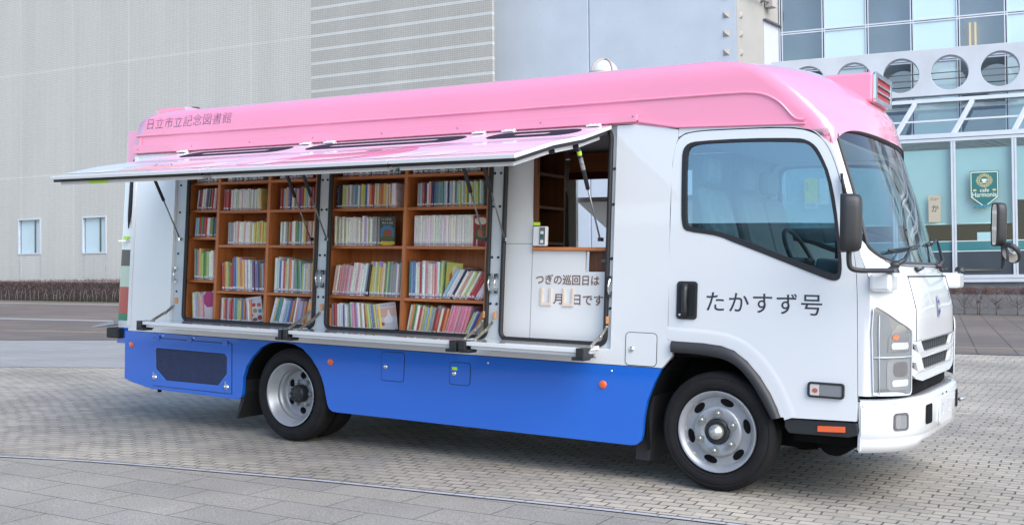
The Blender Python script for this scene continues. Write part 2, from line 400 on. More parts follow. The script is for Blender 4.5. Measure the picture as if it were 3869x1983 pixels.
mb = MB(); mb.box((-30, .51, -.5), (17., 14, 18.9)); mb.build('hall_body', mat('dull_concrete', (.45, .46, .47), .8), hall)
ALU = mat('silver_aluminium', (.60, .63, .69), .35, metal=.35, noise=.04, nscale=3)
PANE = glass('pale_pane', (.92, .96, .98), 1.6)
for a, b, c, d in wins:
    mb = MB(); mb.panel([(a, b), (c, b), (c, d), (a, d)], [[(a + .06, b + .06), (c - .06, b + .06), (c - .06, d - .06), (a + .06, d - .06)]], .12, xz, -.03)
    f = mb.build('window', ALU, hall)
    mb = MB(); mb.box((a + .06, .05, b + .06), (c - .06, .06, d - .06)); mb.build('pane', PANE, f)
    mb = MB(); xm = a + (c - a) * .66; mb.box((xm, .07, b + .06), (xm + .05, .12, d - .06)); mb.build('mullion', mat('dark_frame', (.05, .055, .06), .5), f)
    mb = MB(); mb.box((a + .05, .13, b + .05), (c - .05, .14, d - .05)); mb.build('blind', mat('pale_blind', (.62, .68, .72), .8), f)
# rain stains under the windows
for a, b, c, d in wins:
    for x in (a + .02, c - .1): mb = MB(); mb.box((x, -.004, b - 1.05), (x + .10, -.001, b - .05)); mb.build('rain_stain', mat('stain', (.40, .41, .41), .8, noise=.15, nscale=5), hall)

# --- smooth concrete block in the middle, its right flank turned away
K = (-9.857, 27.759); AF = .12
block = thing('concrete_block', 'smooth bluish concrete wall block with three pyramid studs at its corner', 'building', frame(K, AF))
CONC = mat('fair_faced_concrete', (.45, .51, .59), .75, noise=.06, nscale=.7, bump=.08, bscale=25)
CONC2 = mat('return_shade_concrete', (.36, .355, .34), .8, noise=.06, nscale=.8, bump=.1, bscale=25)  # same concrete, with the flank's warmer, less blue light put into its colour
ra = 1.485 - AF; rx, ry = math.cos(ra), math.sin(ra)
mb = MB(); mb.panel([(-13, 0), (-5.275, 0), (-5.275, .06), (-5.235, .06), (-5.235, 0), (0, 0), (3.5 * rx, 3.5 * ry), (3.5 * rx, 9), (-13, 9)], t=20, fn=lambda u, v, w: (u, v, w), w0=-.5)
mb.build('concrete_wall', CONC, block, bevel=.02)
mb = MB(); mb.panel([(.004, -.5), (3.5, -.5), (3.5, 19.5), (.004, 19.5)], t=.006, fn=lambda u, v, w: (u * rx + w * ry, u * ry - w * rx, v), w0=.001); mb.build('return_shade_face', CONC2, block)  # thin skin added so the flank's different light is painted on
for zz, in ((10.05,), (9.425,), (8.795,), (10.68,), (11.3,)):
    mb = MB(); x = -.345; h = .11
    mb.add([(x - h, -.002, zz - h), (x + h, -.002, zz - h), (x + h, -.002, zz + h), (x - h, -.002, zz + h), (x, -.10, zz - .02)], [(0, 1, 4), (1, 2, 4), (2, 3, 4), (3, 0, 4)])
    t0, t1 = .19, .41; q = lambda t, e, z_: (t * rx + e * ry, t * ry - e * rx, z_)
    mb.build('pyramid_stud', mat('stud_concrete', (.40, .375, .35), .8), block); mb = MB(); mb.add([q(t0, .009, zz - h), q(t1, .009, zz - h), q(t1, .009, zz + h), q(t0, .009, zz + h), q(.3, .10, zz - .02)], [(0, 1, 4), (1, 2, 4), (2, 3, 4), (3, 0, 4)]); mb.build('pyramid_stud', mat('stud_concrete', (.40, .375, .35), .8), block)
mb = MB()
rnd = random.Random(3)
for i in range(18):
    for j in range(10):
        x = -8.6 + i * .5; zz = 6.4 + j * .55
        if abs(x + 5.25) > .1: mb.add([(x + .022 * math.cos(a * 1.05), -.0015, zz + .022 * math.sin(a * 1.05)) for a in range(6)], [tuple(range(6))])
mb.build('tie_hole', mat('tie_hole_grey', (.40, .45, .52), .9), block, recalc=False)
mb = MB()
mb.panel([(2.18, 5), (3.46, 5), (3.46, 10.22), (2.18, 10.22)], t=.03, fn=lambda u, v, w: (u * rx + w * ry, u * ry - w * rx, v), w0=.0)
pd = mb.build('shutter_panel', mat('pale_lilac_panel', (.52, .55, .64), .6, noise=.03), block)
mb = MB(); mb.panel([(2.14, 10.22), (3.5, 10.22), (3.5, 10.28), (2.14, 10.28)], t=.14, fn=lambda u, v, w: (u * rx + w * ry, u * ry - w * rx, v), w0=.0)
mb.build('hood', mat('dark_metal', (.10, .11, .12), .5), pd)
lampb = thing('wall_lamp_box', 'small beige box lamp on a pipe arm high on the concrete flank', 'lamp', frame(K, AF))
mb = MB(); M = Matrix(((rx, ry, 0, 0), (ry, -rx, 0, 0), (0, 0, 1, 0), (0, 0, 0, 1)))
mb.box((2.25, .05, 10.70), (2.62, .33, 11.0), M); mb.build('lamp_box', mat('beige_metal', (.45, .42, .40), .5), lampb, bevel=.01)
mb = MB(); mb.tube([M @ Vector(p) for p in ((2.25, .17, 10.86), (1.9, .17, 10.86), (.6, .17, 10.86), (.1, .17, 10.86))], .035); mb.tube([M @ Vector(p) for p in ((2.0, .02, 10.86), (2.0, .17, 10.86))], .05)
mb.build('pipe_arm', mat('grey_pipe', (.30, .30, .31), .5, metal=.4), lampb)

# --- glazed library wing on the right (local x along the front, y behind it)
AR_ = .176
PR = (-3.15, 28.97)
wing = thing('glazed_wing', 'glazed building with porthole concrete beam, sloping glass canopy and cafe windows', 'building', frame(PR, AR_))
S0, S1 = -6.0, 15.
BEAM = mat('beam_concrete', (.50, .54, .60), .75, noise=.07, nscale=1.2, bump=.15, bscale=14)
mb = MB(); cs = [-4.79 + 1.512 * k for k in range(13)]
mb.panel([(S0, 7.22), (S1, 7.22), (S1, 8.77), (S0, 8.77)], [circ(c, 7.95, .575, 40) for c in cs], .38, lambda u, v, w: (u, w, v), 2.2)
mb.build('porthole_beam', BEAM, wing, bevel=.012)
# rails seen through the portholes
mb = MB()
for zz in (7.83, 8.05): mb.tube([(S0, 2.75, zz), (S1, 2.75, zz)], .018, 6)
mb.build('guard_rail', mat('rusty_rail', (.30, .27, .25), .6, metal=.4), wing)
# curtain wall
ms = [-5.82 + 1.466 * k for k in range(15)]
zrow = [5.95, 7.2, 8.6, 9.98, 11.35, 12.7]
fr = MB()
for s in ms:
    for dx in (-.045, .03): fr.box((s + dx, 3.33, 5.9), (s + dx + .035, 3.42, 12.8))
    fr.mi = 1; fr.box((s - .008, 3.36, 5.9), (s + .028, 3.4, 12.8)); fr.mi = 0
for zz in zrow:
    for dz in (-.055, .02): fr.box((ms[0], 3.335, zz + dz), (ms[-1], 3.415, zz + dz + .045))
DGREY = mat('dark_gasket', (.05, .055, .065), .6)
fr.build('curtain_wall_frame', [ALU, DGREY], wing, recalc=False)
SKYPANE = mat('white_backed_pane', (.50, .66, .72), .05, spec=.6, coat=1., noise=.03, nscale=.8)
DPANE = glass('grey_pane', (.72, .78, .80), 2.4)
for i in range(len(ms) - 1):
    for j in range(len(zrow) - 1):
        if len(ms) * 0 + i > 10 and j > 3: continue
        bright = i % 2 == 1
        mb = MB(); mb.box((ms[i] + .068, 3.37, zrow[j] + .065), (ms[i + 1] - .045, 3.385, zrow[j + 1] - .055))
        mb.build('window_pane', SKYPANE if bright else DPANE, wing)
mb = MB(); mb.box((S0, 3.9, 5), (S1, 4.2, 13)); mb.build('inner_wall', mat('room_grey', (.40, .41, .42), .8, noise=.2, nscale=.6), wing)
mb = MB()
for s in (.40, .57): mb.box((s, 3.75, 8.75), (s + .06, 3.85, 9.86))
mb.build('lit_strip', mat('warm_lit_strip', (.9, .6, .25), .5, emit=((1., .62, .2), .5)), wing)
# sloping canopy
SG = glass('canopy_glass', (.78, .86, .86), 2.4)
mm = [-3.71 - 1.75 + 1.75 * k for k in range(12)]
mb = MB()
for s in mm:
    v0, v1 = Vector((s, .9, 5.72)), Vector((s, 2.2, 7.0)); d = (v1 - v0)
    for a, b in ((v0, v1),):
        mb.add([(s - .065, .86, 5.76), (s + .065, .86, 5.76), (s + .715, 2.2, 7.06), (s + .585, 2.2, 7.06), (s - .065, .9, 5.64), (s + .065, .9, 5.64), (s + .715, 2.2, 6.94), (s + .585, 2.2, 6.94)],
               [(0, 1, 2, 3), (4, 7, 6, 5), (0, 4, 5, 1), (1, 5, 6, 2), (2, 6, 7, 3), (3, 7, 4, 0)])
mb.box((S0, 1.42, 6.24), (S1, 1.47, 6.30)); mb.box((S0, 2.12, 6.98), (S1, 2.2, 7.10))
mb.build('canopy_rafter', ALU, wing, recalc=False)
mb = MB(); mb.add([(S0, .9, 5.70), (S1, .9, 5.70), (S1, 2.2, 7.0), (S0, 2.2, 7.0)], [(0, 1, 2, 3)]); mb.build('canopy_glass', SG, wing, recalc=False)
# cafe front
mb = MB()
for s in mm:
    mb.box((s - .07, .84, 1.28), (s - .01, .96, 5.52)); mb.box((s + .01, .84, 1.28), (s + .07, .96, 5.52)); mb.box((s - .015, .88, 1.28), (s + .015, .95, 5.52))
mb.box((S0, .83, 5.52), (S1, .97, 5.62)); mb.box((S0, .80, 5.635), (S1, .97, 5.78)); mb.box((S0, .82, 1.17), (S1, .97, 1.28)); mb.box((S0, .80, 1.05), (S1, .97, 1.155))
mb.build('cafe_frame', ALU, wing, recalc=False)
CG = glass('cafe_glass', (.86, .95, .96), 1.55)
mb = MB(); mb.box((S0, .90, 2.36), (S1, .905, 5.52)); mb.build('cafe_glass', CG, wing)
mb = MB(); mb.box((S0, .895, 2.04), (S1, .92, 2.34)); mb.build('green_band', mat('teal_band', (.03, .17, .19), .3, coat=.4), wing)
mb = MB(); mb.box((S0, .893, 2.335), (S1, .92, 2.36)); mb.box((S0, .893, 2.015), (S1, .92, 2.04)); mb.build('white_line', mat('white_line', (.65, .7, .7), .5), wing)
mb = MB(); mb.box((S0, .90, 1.28), (S1, .915, 2.015)); mb.build('spandrel_glass', mat('slate_glass', (.045, .058, .075), .25, spec=.35, noise=.1, nscale=1), wing)
BL = mat('roller_blind', (.46, .545, .56), .8, noise=.03, nscale=1.)
for i, s in enumerate(mm[:-1]):
    mb = MB(); zb = 2.9 if i != 4 else 3.62
    mb.box((s + .06, 1.02, zb), (s + 1.69, 1.03, 5.28)); b = mb.build('roller_blind', BL, wing)
    mb = MB(); mb.tube([(s + .06, 1.02, zb), (s + 1.69, 1.02, zb)], .022, 6); mb.build('hem_bar', mat('blind_hem', (.75, .8, .8), .5), b)
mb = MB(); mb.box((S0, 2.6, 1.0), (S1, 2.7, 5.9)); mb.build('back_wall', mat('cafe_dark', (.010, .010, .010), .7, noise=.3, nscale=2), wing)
mb = MB(); mb.box((S0, .98, -.3), (S1, 2.6, 1.03)); mb.build('plinth', mat('plinth_concrete', (.24, .245, .255), .85, noise=.12, nscale=2), wing)
mb = MB(); mb.box((S0, 2.6, 4.9), (S1, 3.9, 5.9)); mb.box((S0, 4.2, -.3), (S1, 12, 14.)); mb.build('rear_block', mat('dull_concrete', (.45, .46, .47), .8), wing)
# low round-roofed pavilion across the plaza, seen only as a reflection in the cab window
pv = thing('low_pavilion', 'low dark tile roofed pavilion mirrored in the lower half of the cab window', 'building', Matrix.Translation((-14., -46, gz(-14) - .6)))
mb = MB(); pr_ = [(0, 16.5), (3.9, 16.5), (4.0, 17.4), (4.5, 17.2), (5.6, 9), (6.1, 0)]; mb.lathe([(a, b * 1.6) for a, b in pr_], axis='z', n=64); mb.build('roof', mat('dark_roof_tile', (.055, .052, .05), .6, noise=.4, nscale=3), pv)
# things in the cafe window
def wframe(o=0.): return frame(PR, AR_)
def onwin(name, label, cat, s0, z0, s1, z1, col, y=.86, t=.015):
    mb = MB(); mb.box((s0, y, z0), (s1, y + t, z1)); o = mb.build(name, mat(name + '_paper', col, .7), None); o.matrix_world = wframe(); return tag(o, label, cat)
onwin('menu_card', 'white handwritten card propped up on the dark cafe counter', 'card', .46, 2.36, .88, 2.62, (.70, .76, .80), 1.1)
nb = onwin('wooden_notice', 'tan paper notice with brush writing beside the cafe mullion', 'notice', -.96, 2.97, -.60, 3.83, (.45, .40, .31), .87)
mb = MB(); text(mb, 'メニュー', .24, .10, lambda u, v: (-.90 + u, .866, 3.66 + v)); text(mb, 'か', .2, .22, lambda u, v: (-.86 + u, .866, 3.30 + v)); mb.build('lettering', INK, nb, recalc=False)
nb = onwin('yellow_poster', 'yellow drink price poster seen through the cab windows', 'poster', -4.79, 3.52, -4.35, 4.53, (.70, .72, .70), .87)
mb = MB(); mb.box((-4.79, .862, 3.74), (-4.35, .868, 4.53)); mb.build('yellow_field', mat('poster_yellow', (.90, .70, .04), .6), nb)
mb = MB(); text(mb, '甘い', .10, .3, lambda u, v: (-4.74 + u, .858, 4.12 + v)); text(mb, '¥380', .30, .13, lambda u, v: (-4.74 + u, .864, 3.56 + v)); mb.build('lettering', INK, nb, recalc=False)
onwin('white_poster', 'white bottle poster beside the yellow poster', 'poster', -4.32, 3.65, -4.02, 4.51, (.72, .70, .66), .87)
# shield sign
sg = thing('cafe_sign', 'teal shield shaped cafe sign with cream lettering hung in the window', 'sign', wframe())
sh = [(.27, 4.535), (1.09, 4.535), (1.09, 3.70), (.68, 3.36), (.27, 3.70)]
fx = lambda u, v, w: (u, .84 + w, v)
TEAL = mat('sign_teal', (.02, .15, .15), .4)
mb = MB(); mb.panel(sh, t=.03, fn=fx); mb.build('board', TEAL, sg)
ins = lambda k: [(.68 + (x - .68) * k, 4.0 + (y - 4.0) * k) for x, y in sh]
CREAM = mat('sign_cream', (.70, .72, .62), .6); GOLD = mat('sign_gold', (.55, .48, .25), .6)
mb = MB(); mb.panel(ins(.955), [ins(.90)], 0, fx, -.003); mb.build('border', CREAM, sg, recalc=False)
mb = MB(); text(mb, 'cafe', .26, .12, lambda u, v: (.55 + u, .836, 3.87 + v), offset=.01); text(mb, 'Harmonia', .70, .15, lambda u, v: (.33 + u, .836, 3.715 + v), offset=.01); text(mb, 'since 2007', .3, .03, lambda u, v: (.53 + u, .836, 3.63 + v)) if 0 else None
mb.build('lettering', CREAM, sg, recalc=False)
mb = MB()
for k in range(16):
    a = 2 * math.pi * k / 16; r1 = .27 if k % 4 == 0 else (.21 if k % 2 == 0 else .24)
    mb.panel([(.68 + .15 * math.cos(a + .12), 4.23 + .13 * math.sin(a + .12)), (.68 + r1 * math.cos(a), 4.23 + r1 * .95 * math.sin(a)), (.68 + .15 * math.cos(a - .12), 4.23 + .13 * math.sin(a - .12))], t=0, fn=fx, w0=-.003)
    mb.panel(circ(.68 + .21 * math.cos(a + .2), 4.23 + .19 * math.sin(a + .2), .028, 10), [circ(.68 + .21 * math.cos(a + .2), 4.23 + .19 * math.sin(a + .2), .014, 10)], 0, fx, -.0035)
mb.panel(circ(.68, 4.23, .145, 28), [circ(.68, 4.23, .128, 28)], 0, fx, -.004)
for x in (.40, .96): mb.panel(circ(x, 3.93, .035, 8, .06), t=0, fn=fx, w0=-.003)
mb.build('ornament', GOLD, sg, recalc=False)
mb = MB(); mb.panel([(.60, 4.28), (.75, 4.28), (.735, 4.21), (.70, 4.185), (.65, 4.185), (.615, 4.21)], t=0, fn=fx, w0=-.005); mb.panel(circ(.765, 4.24, .03, 12), [circ(.765, 4.24, .018, 12)], 0, fx, -.005); mb.panel(circ(.68, 4.165, .014, 16, .10), t=0, fn=fx, w0=-.005)
mb.build('cup', CREAM, sg, recalc=False)
mb = MB(); mb.panel([(.36, 3.40), (.42, 3.46), (.50, 3.44), (.68, 3.47), (.90, 3.48), (.96, 3.53), (.93, 3.44), (.68, 3.41), (.52, 3.38), (.44, 3.41), (.38, 3.36)], t=.006, fn=fx, w0=-.012); mb.build('ribbon', mat('ribbon_blue', (.03, .22, .32), .5), sg)

# ------------------------------------------------------------------ hedges and shrubs
def leaf_mat(name, c1, c2):
    m = bpy.data.materials.new(name); m.use_nodes = True; t = m.node_tree; b = t.nodes['Principled BSDF']; b.inputs['Roughness'].default_value = .8
    g = t.nodes.new('ShaderNodeNewGeometry'); r = t.nodes.new('ShaderNodeValToRGB')
    r.color_ramp.elements[0].color = (*c1, 1); r.color_ramp.elements[1].color = (*c2, 1)
    t.links.new(g.outputs['Random Per Island'], r.inputs[0]); t.links.new(r.outputs[0], b.inputs['Base Color']); return m
TWIG = leaf_mat('brown_twigs', (.07, .045, .045), (.20, .135, .13)); TWIGR = leaf_mat('reddish_twigs', (.10, .05, .045), (.20, .115, .10)); LEAFG = leaf_mat('low_green_leaves', (.02, .04, .012), (.05, .075, .03))
BARK = mat('bark', (.16, .135, .125), .85, noise=.3, nscale=30)
def blades(mb, n, x0, x1, y0, y1, z0, z1, ln, wd, rnd, tilt=.5):
    for _ in range(n):
        p = Vector((rnd.uniform(x0, x1), rnd.uniform(y0, y1), rnd.uniform(z0, z1)))
        d = Vector((rnd.gauss(0, tilt), rnd.gauss(0, tilt), rnd.uniform(.3, 1))).normalized() * ln * rnd.uniform(.5, 1.2)
        s = d.cross(Vector((rnd.gauss(0, 1), rnd.gauss(0, 1), .1))).normalized() * wd * rnd.uniform(.5, 1.2)
        mb.add([p - s, p + s, p + d], [(0, 1, 2)])
rnd = random.Random(11)
hg = thing('clipped_hedge', 'long clipped brown winter hedge along the foot of the tiled hall', 'hedge', frame((-37.4, 21.8), AL))
XA, XB = -9., 9.
hz = lambda x: .535 - SL * x
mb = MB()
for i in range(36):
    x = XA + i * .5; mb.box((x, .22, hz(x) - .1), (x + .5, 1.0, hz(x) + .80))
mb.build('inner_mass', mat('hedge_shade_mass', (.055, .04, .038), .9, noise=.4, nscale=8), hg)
mb = MB(); blades(mb, 9000, XA, XB, 0.02, .5, .62, 1.40, .16, .008, rnd, .35); mb.mi = 1; blades(mb, 5000, XA, XB, .02, 1.0, 1.24, 1.44, .12, .009, rnd, .6)
mb.mi = 2; blades(mb, 2600, XA, XB, -.03, .35, .46, .66, .10, .016, rnd, .8)
mb.build('twigs', [TWIG, TWIGR, LEAFG], hg, recalc=False)
mb = MB()
for i in range(70):
    x = XA + i * .26 + rnd.uniform(-.08, .08); mb.tube([(x, .06, .42), (x + rnd.uniform(-.05, .05), .05, .75), (x + rnd.uniform(-.14, .14), .1, 1.05)], [.016, .012, .006], 5)
mb.build('stem', BARK, hg)
trunk_spots = [-.52, .03, .40, .93, 1.52, 1.93, 2.5]
words = ['nearest the truck front', 'left of the forked one', 'with a forked trunk', 'with wide spreading branches', 'at the photo edge', 'past the photo edge', 'farthest along the plinth']
for k, s in enumerate(trunk_spots):
    o = thing('bare_shrub', 'bare clipped shrub under the cafe windows, ' + words[k], 'shrub', frame(PR, AR_) @ Matrix.Translation((s, .15, 0)), 'bare shrubs under the cafe windows')
    g0 = .03 - SL * s
    mb = MB()
    for q in range(2 if k == 2 else 1):
        mb.tube([(q * .06, 0, g0 - .03), (q * .07 + .01, 0, g0 + .2), (q * .09 - .01, 0, g0 + .42), (q * .12, 0, g0 + .68)], [.026, .022, .016, .008], 6)
    for _ in range(10 if k != 3 else 16):
        z0 = rnd.uniform(.15, .5); sx = rnd.choice((-1, 1)); r_ = rnd.uniform(.12, .36)
        mb.tube([(0, 0, g0 + z0), (sx * r_ * .5, rnd.uniform(-.1, .1), g0 + z0 + rnd.uniform(.02, .14)), (sx * r_, rnd.uniform(-.18, .18), g0 + z0 + rnd.uniform(.1, .36))], [.010, .007, .003], 5)
    mb.build('trunk', BARK, o)
    mb = MB(); blades(mb, 900, -.33, .33, -.25, .3, g0 + .64, g0 + .84, .13, .005, rnd, .7); blades(mb, 160, -.36, .36, -.25, .3, g0 + .2, g0 + .66, .2, .003, rnd, .8)
    mb.build('crown', TWIGR if k % 2 else TWIG, o, recalc=False)
# pier glimpsed through the bookmobile's far hatch
pier = thing('ribbed_pier', 'beige ribbed pier glimpsed through the open far hatch', 'pier', Matrix.Translation((-6.45, 13.2, gz(-6.45))))
mb = MB(); prof = []
for k in range(8):
    prof += [(k * .42, .30), (k * .42 + .34, .30), (k * .42 + .36, .335), (k * .42 + .40, .335)]
mb.lathe(prof, axis='z', n=24); mb.build('shaft', mat('beige_stone', (.42, .36, .32), .8, noise=.1), pier)

# ------------------------------------------------------------------ the bookmobile
TM = Matrix.Rotation(.029, 4, 'Y')
truck = thing('library_truck', 'white, pink and blue bookmobile truck with raised side flaps showing bookshelves', 'truck', TM)
WD = 2.0
ys = lambda z: .0371 * (z - .45)
side = lambda x, z, w: (x, ys(z) + w, z)                   # w < 0 stands proud of the near side
far = lambda x, z, w: (x, WD - ys(z) - w, z)
T = truck
def P(mb, name, m, par=None, **k): return mb.build(name, m, par or T, **k)

# --- body sides
BODY = [(-5.455, .724), (-.402, .724), (-.338, .80), (-.336, .893), (-.372, .90), (-.372, 2.0), (-.36, 2.08), (-.34, 2.16), (-.338, 2.208), (-.60, 2.256), (-5.455, 2.259)]
mb = MB(); mb.panel(BODY, [[(-4.93, .822), (-.762, .822), (-.762, 2.255), (-4.93, 2.255)]], .03, side); near_side = P(mb, 'side_panel', WHITE, bevel=.006)
mb = MB(); mb.panel(BODY, [[(-2.06, .95), (-1.0, .95), (-1.0, 2.13), (-2.06, 2.13)], rrect(-2.60, 1.0, -2.14, 2.0, .08)], .03, far); P(mb, 'side_panel', WHITE)
mb = MB(); mb.panel([(-5.462, .76), (-5.425, .76), (-5.425, 2.25), (-5.462, 2.25)], t=.012, fn=side, w0=-.010); P(mb, 'corner_strip', WHITE2, bevel=.004)
SK = [(-5.496, .72), (-5.475, .308), (-5.38, .283), (-5.112, .243), (-4.6, .238), (-4.135, .234), (-4.085, .236), (-4.05, .25), (-4.036, .28), (-4.032, .318), (-4.032, .408), (-4.001, .50), (-3.942, .579), (-3.853, .659), (-3.763, .702), (-3.68, .714), (-3.582, .716), (-3.492, .708), (-3.401, .677), (-3.310, .612), (-3.239, .535), (-3.200, .475), (-3.172, .415), (-3.142, .314), (-3.13, .275), (-3.112, .244), (-3.081, .226), (-3.034, .222), (-.604, .227), (-.56, .234), (-.532, .258), (-.523, .296), (-.516, .41), (-.497, .51), (-.456, .618), (-.405, .72)]
mb = MB(); mb.panel(SK, [], .035, side); skirt = P(mb, 'side_skirt', BLUE, bevel=.006)
mb = MB(); mb.panel(SK, [], .035, far); P(mb, 'side_skirt', BLUE)
# --- inner frame with three openings and rubber seals
bays = [(-4.785, -3.322), (-3.195, -1.732), (-1.612, -.812)]
ops = [rrect(a, .846, b, 2.232, .05) for a, b in bays]
mb = MB(); mb.panel([(-4.93, .815), (-.762, .815), (-.762, 2.26), (-4.93, 2.26)], ops, .02, side, .026); fr_ = P(mb, 'opening_frame', FRAME, bevel=.003)
for op in ops:
    mb = MB(); mb.tube([side(x, z, .022) for x, z in op], .017, 8, closed=True); P(mb, 'rubber_seal', BLACK, fr_)
mb = MB()
for a in (-4.885, -3.285, -3.235, -1.705, -1.655, -.785):
    for z in (1.08, 1.27, 1.40, 1.75, 1.98):
        p = Vector(side(a, z, .026)); mb.lathe([(-.008, 0), (-.008, .007), (0, .010)], p, 'y', 10)
P(mb, 'bolt', BLACK, fr_)
for a in (-4.885, -3.285, -3.235, -1.705, -1.655, -.785):
    mb = MB()
    for k in (-.05, .05): mb.box((a - .012, ys(1.22) - .0, 1.22 + k - .018), (a + .012, ys(1.22) + .026, 1.22 + k + .018))
    mb.tube([(a, ys(1.22) - .004, 1.17), (a, ys(1.22) - .012, 1.22), (a, ys(1.22) - .004, 1.27)], .007, 6); P(mb, 'latch', CHROME, fr_)
for a in (-4.875, -3.345, -3.235, -1.745, -1.66, -.795):
    mb = MB(); mb.box((a - .010, ys(1.0) + .004, .980), (a + .010, ys(1.0) + .026, 1.028)); P(mb, 'marker_light', AMBER, fr_, bevel=.004)
# --- bookcases
def case(name, cols, shelves, x0, x1):
    o = None
    mb = MB(); D = .36
    mb.mi = 0
    for z, spans in shelves:
        for a, b in spans: mb.box((a, .082, z - .022), (b, D, z))
    mb.mi = 1
    for c in cols: mb.box((c[0], .08, .80), (c[1], D, 2.30))
    mb.mi = 1; mb.box((x0, D, .80), (x1, D + .015, 2.30))
    return P(mb, name, [WOODH, WOODV], fn=lambda x, y, z: (x, ys(z) + y, z), bevel=.0025)
c1 = [(-4.862, -4.832), (-4.500, -4.468), (-3.921, -3.890), (-3.408, -3.375)]
sp1 = [(-4.832, -4.5)]; sp2 = [(-4.468, -3.921), (-3.89, -3.408)]
case('bookcase', c1, [(2.003, sp1 + sp2), (1.772, sp1), (1.762, sp2), (1.543, sp1), (1.478, sp2), (1.182, sp1), (1.098, sp2), (.838, sp1 + sp2)], -4.86, -3.37)
c2 = [(-3.275, -3.25), (-2.535, -2.506), (-1.802, -1.77)]
sp3 = [(-3.25, -2.535), (-2.506, -1.802)]
case('bookcase', c2, [(2.005, sp3), (1.762, sp3), (1.476, sp3), (1.096, sp3), (.833, sp3)], -3.27, -1.77)
# --- service counter in the front bay
PNL = mat('white_board', (.70, .71, .72), .4, noise=.01)
up = lambda x, y, z: (x, ys(z) + y, z)
mb = MB(); mb.box((-1.70, .075, .80), (-1.413, .10, 2.30)); mb.box((-1.409, .078, .80), (-.70, .10, 1.31)); mb.box((-1.409, .078, 1.31), (-1.004, .10, 1.448)); P(mb, 'counter_front', PNL, fn=up)
mb = MB(); mb.box((-1.705, .0745, 1.492), (-1.413, .0755, 1.497)); mb.box((-1.413, .0745, .8), (-1.409, .101, 1.448)); P(mb, 'panel_joint', mat('joint_grey', (.3, .3, .31), .7), fn=up)
mb = MB(); mb.box((-1.405, .055, 1.45), (-.70, .62, 1.473)); P(mb, 'counter_top', WOODH, fn=up, bevel=.003)
mb = MB(); mb.box((-1.0, .12, 1.312), (-.70, .5, 1.445)); dr = P(mb, 'drawer', WOODD, fn=up, bevel=.004)
mb = MB(); mb.box((-.90, .105, 1.375), (-.85, .12, 1.395)); P(mb, 'handle', CHROME, dr, fn=up)
mb = MB(); text(mb, 'つぎの巡回日は', .482, .068, lambda u, v: side(-1.377 + u, 1.222 + v, .0755), offset=.012); text(mb, '月', .072, .068, lambda u, v: side(-1.238 + u, 1.092 + v, .0755), offset=.012); text(mb, '日です', .222, .068, lambda u, v: side(-1.085 + u, 1.092 + v, .0755), offset=.012)
P(mb, 'lettering', BROWNTXT, recalc=False)
for x in (-1.335, -1.165):
    mb = MB()
    for a, b, c, d in ((0, .012, .018, .115), (.068, .012, .086, .115), (0, -.005, .086, .016)): mb.box((x + a, .068, 1.085 + b), (x + c, .077, 1.085 + d))
    P(mb, 'date_card_holder', BEIGE, fn=up, bevel=.002)
mb = MB(); mb.box((-1.398, .05, 1.480), (-1.298, .09, 1.612)); sw = P(mb, 'switch_box', WHITE2, fn=up, bevel=.006)
mb = MB(); mb.box((-1.345, .046, 1.49), (-1.302, .05, 1.605)); P(mb, 'switch_plate', GREYR, sw, fn=up)
for z in (1.57, 1.545, 1.51):
    mb = MB(); mb.box((-1.334, .041, z - .010), (-1.314, .046, z + .010)); P(mb, 'button', mat('green_button', (.02, .15, .10), .4) if z == 1.545 else WHITE2, sw, fn=up)
mb = MB(); mb.box((-1.395, .05, 1.618), (-1.345, .053, 1.64)); P(mb, 'sticker', LIME, fn=up)
mb = MB(); mb.box((-1.415, .12, 1.46), (-1.385, .15, 2.3)); mb.box((-1.90, .44, 1.4), (-1.6, .46, 2.3)); mb.box((-1.90, .88, 1.4), (-1.6, .90, 2.3)); mb.box((-1.92, .44, 1.4), (-1.90, .9, 2.3))
for z in (1.52, 1.78, 2.02): mb.box((-1.90, .46, z - .02), (-1.6, .88, z))
P(mb, 'side_bookcase', WOODD, fn=lambda x, y, z: (x, y, z))
# --- interior: floor, ceiling, partition walls, far hatch
mb = MB(); mb.box((-5.44, .06, .765), (-.38, WD - .06, .80)); P(mb, 'body_floor', mat('vinyl_floor', (.20, .19, .18), .5))
mb = MB(); mb.box((-5.44, .12, 2.30), (-.3, WD - .12, 2.315)); P(mb, 'ceiling', mat('ceiling_grey', (.32, .32, .33), .8))
mb = MB(); mb.box((-5.45, .1, .765), (-5.42, WD - .1, 2.3)); P(mb, 'rear_wall', WHITE)
mb = MB(); mb.box((-2.06, WD - .20, 2.13), (-1.0, WD - .12, 2.29)); mb.mi = 1; mb.box((-2.06, WD - .22, 2.07), (-1., WD - .2, 2.13)); P(mb, 'hatch_header', [WOODH, mat('dark_red_trim', (.10, .012, .018), .4)])
mb = MB(); mb.panel([(-2.68, .8), (-2.04, .8), (-2.04, 2.2), (-2.68, 2.2)], [rrect(-2.60, 1.0, -2.14, 2.0, .08)], .04, far, .03); dm = P(mb, 'entry_door', WHITE2)
mb = MB(); mb.tube([far(x, z, .075) for x, z in rrect(-2.60, 1.0, -2.14, 2.0, .08)], .028, 8, closed=True); P(mb, 'rubber_seal', BLACK, dm)
mb = MB(); mb.panel(rrect(-2.60, 1.0, -2.14, 2.0, .08), t=.006, fn=far, w0=.02); P(mb, 'window_glass', GLASS, dm)
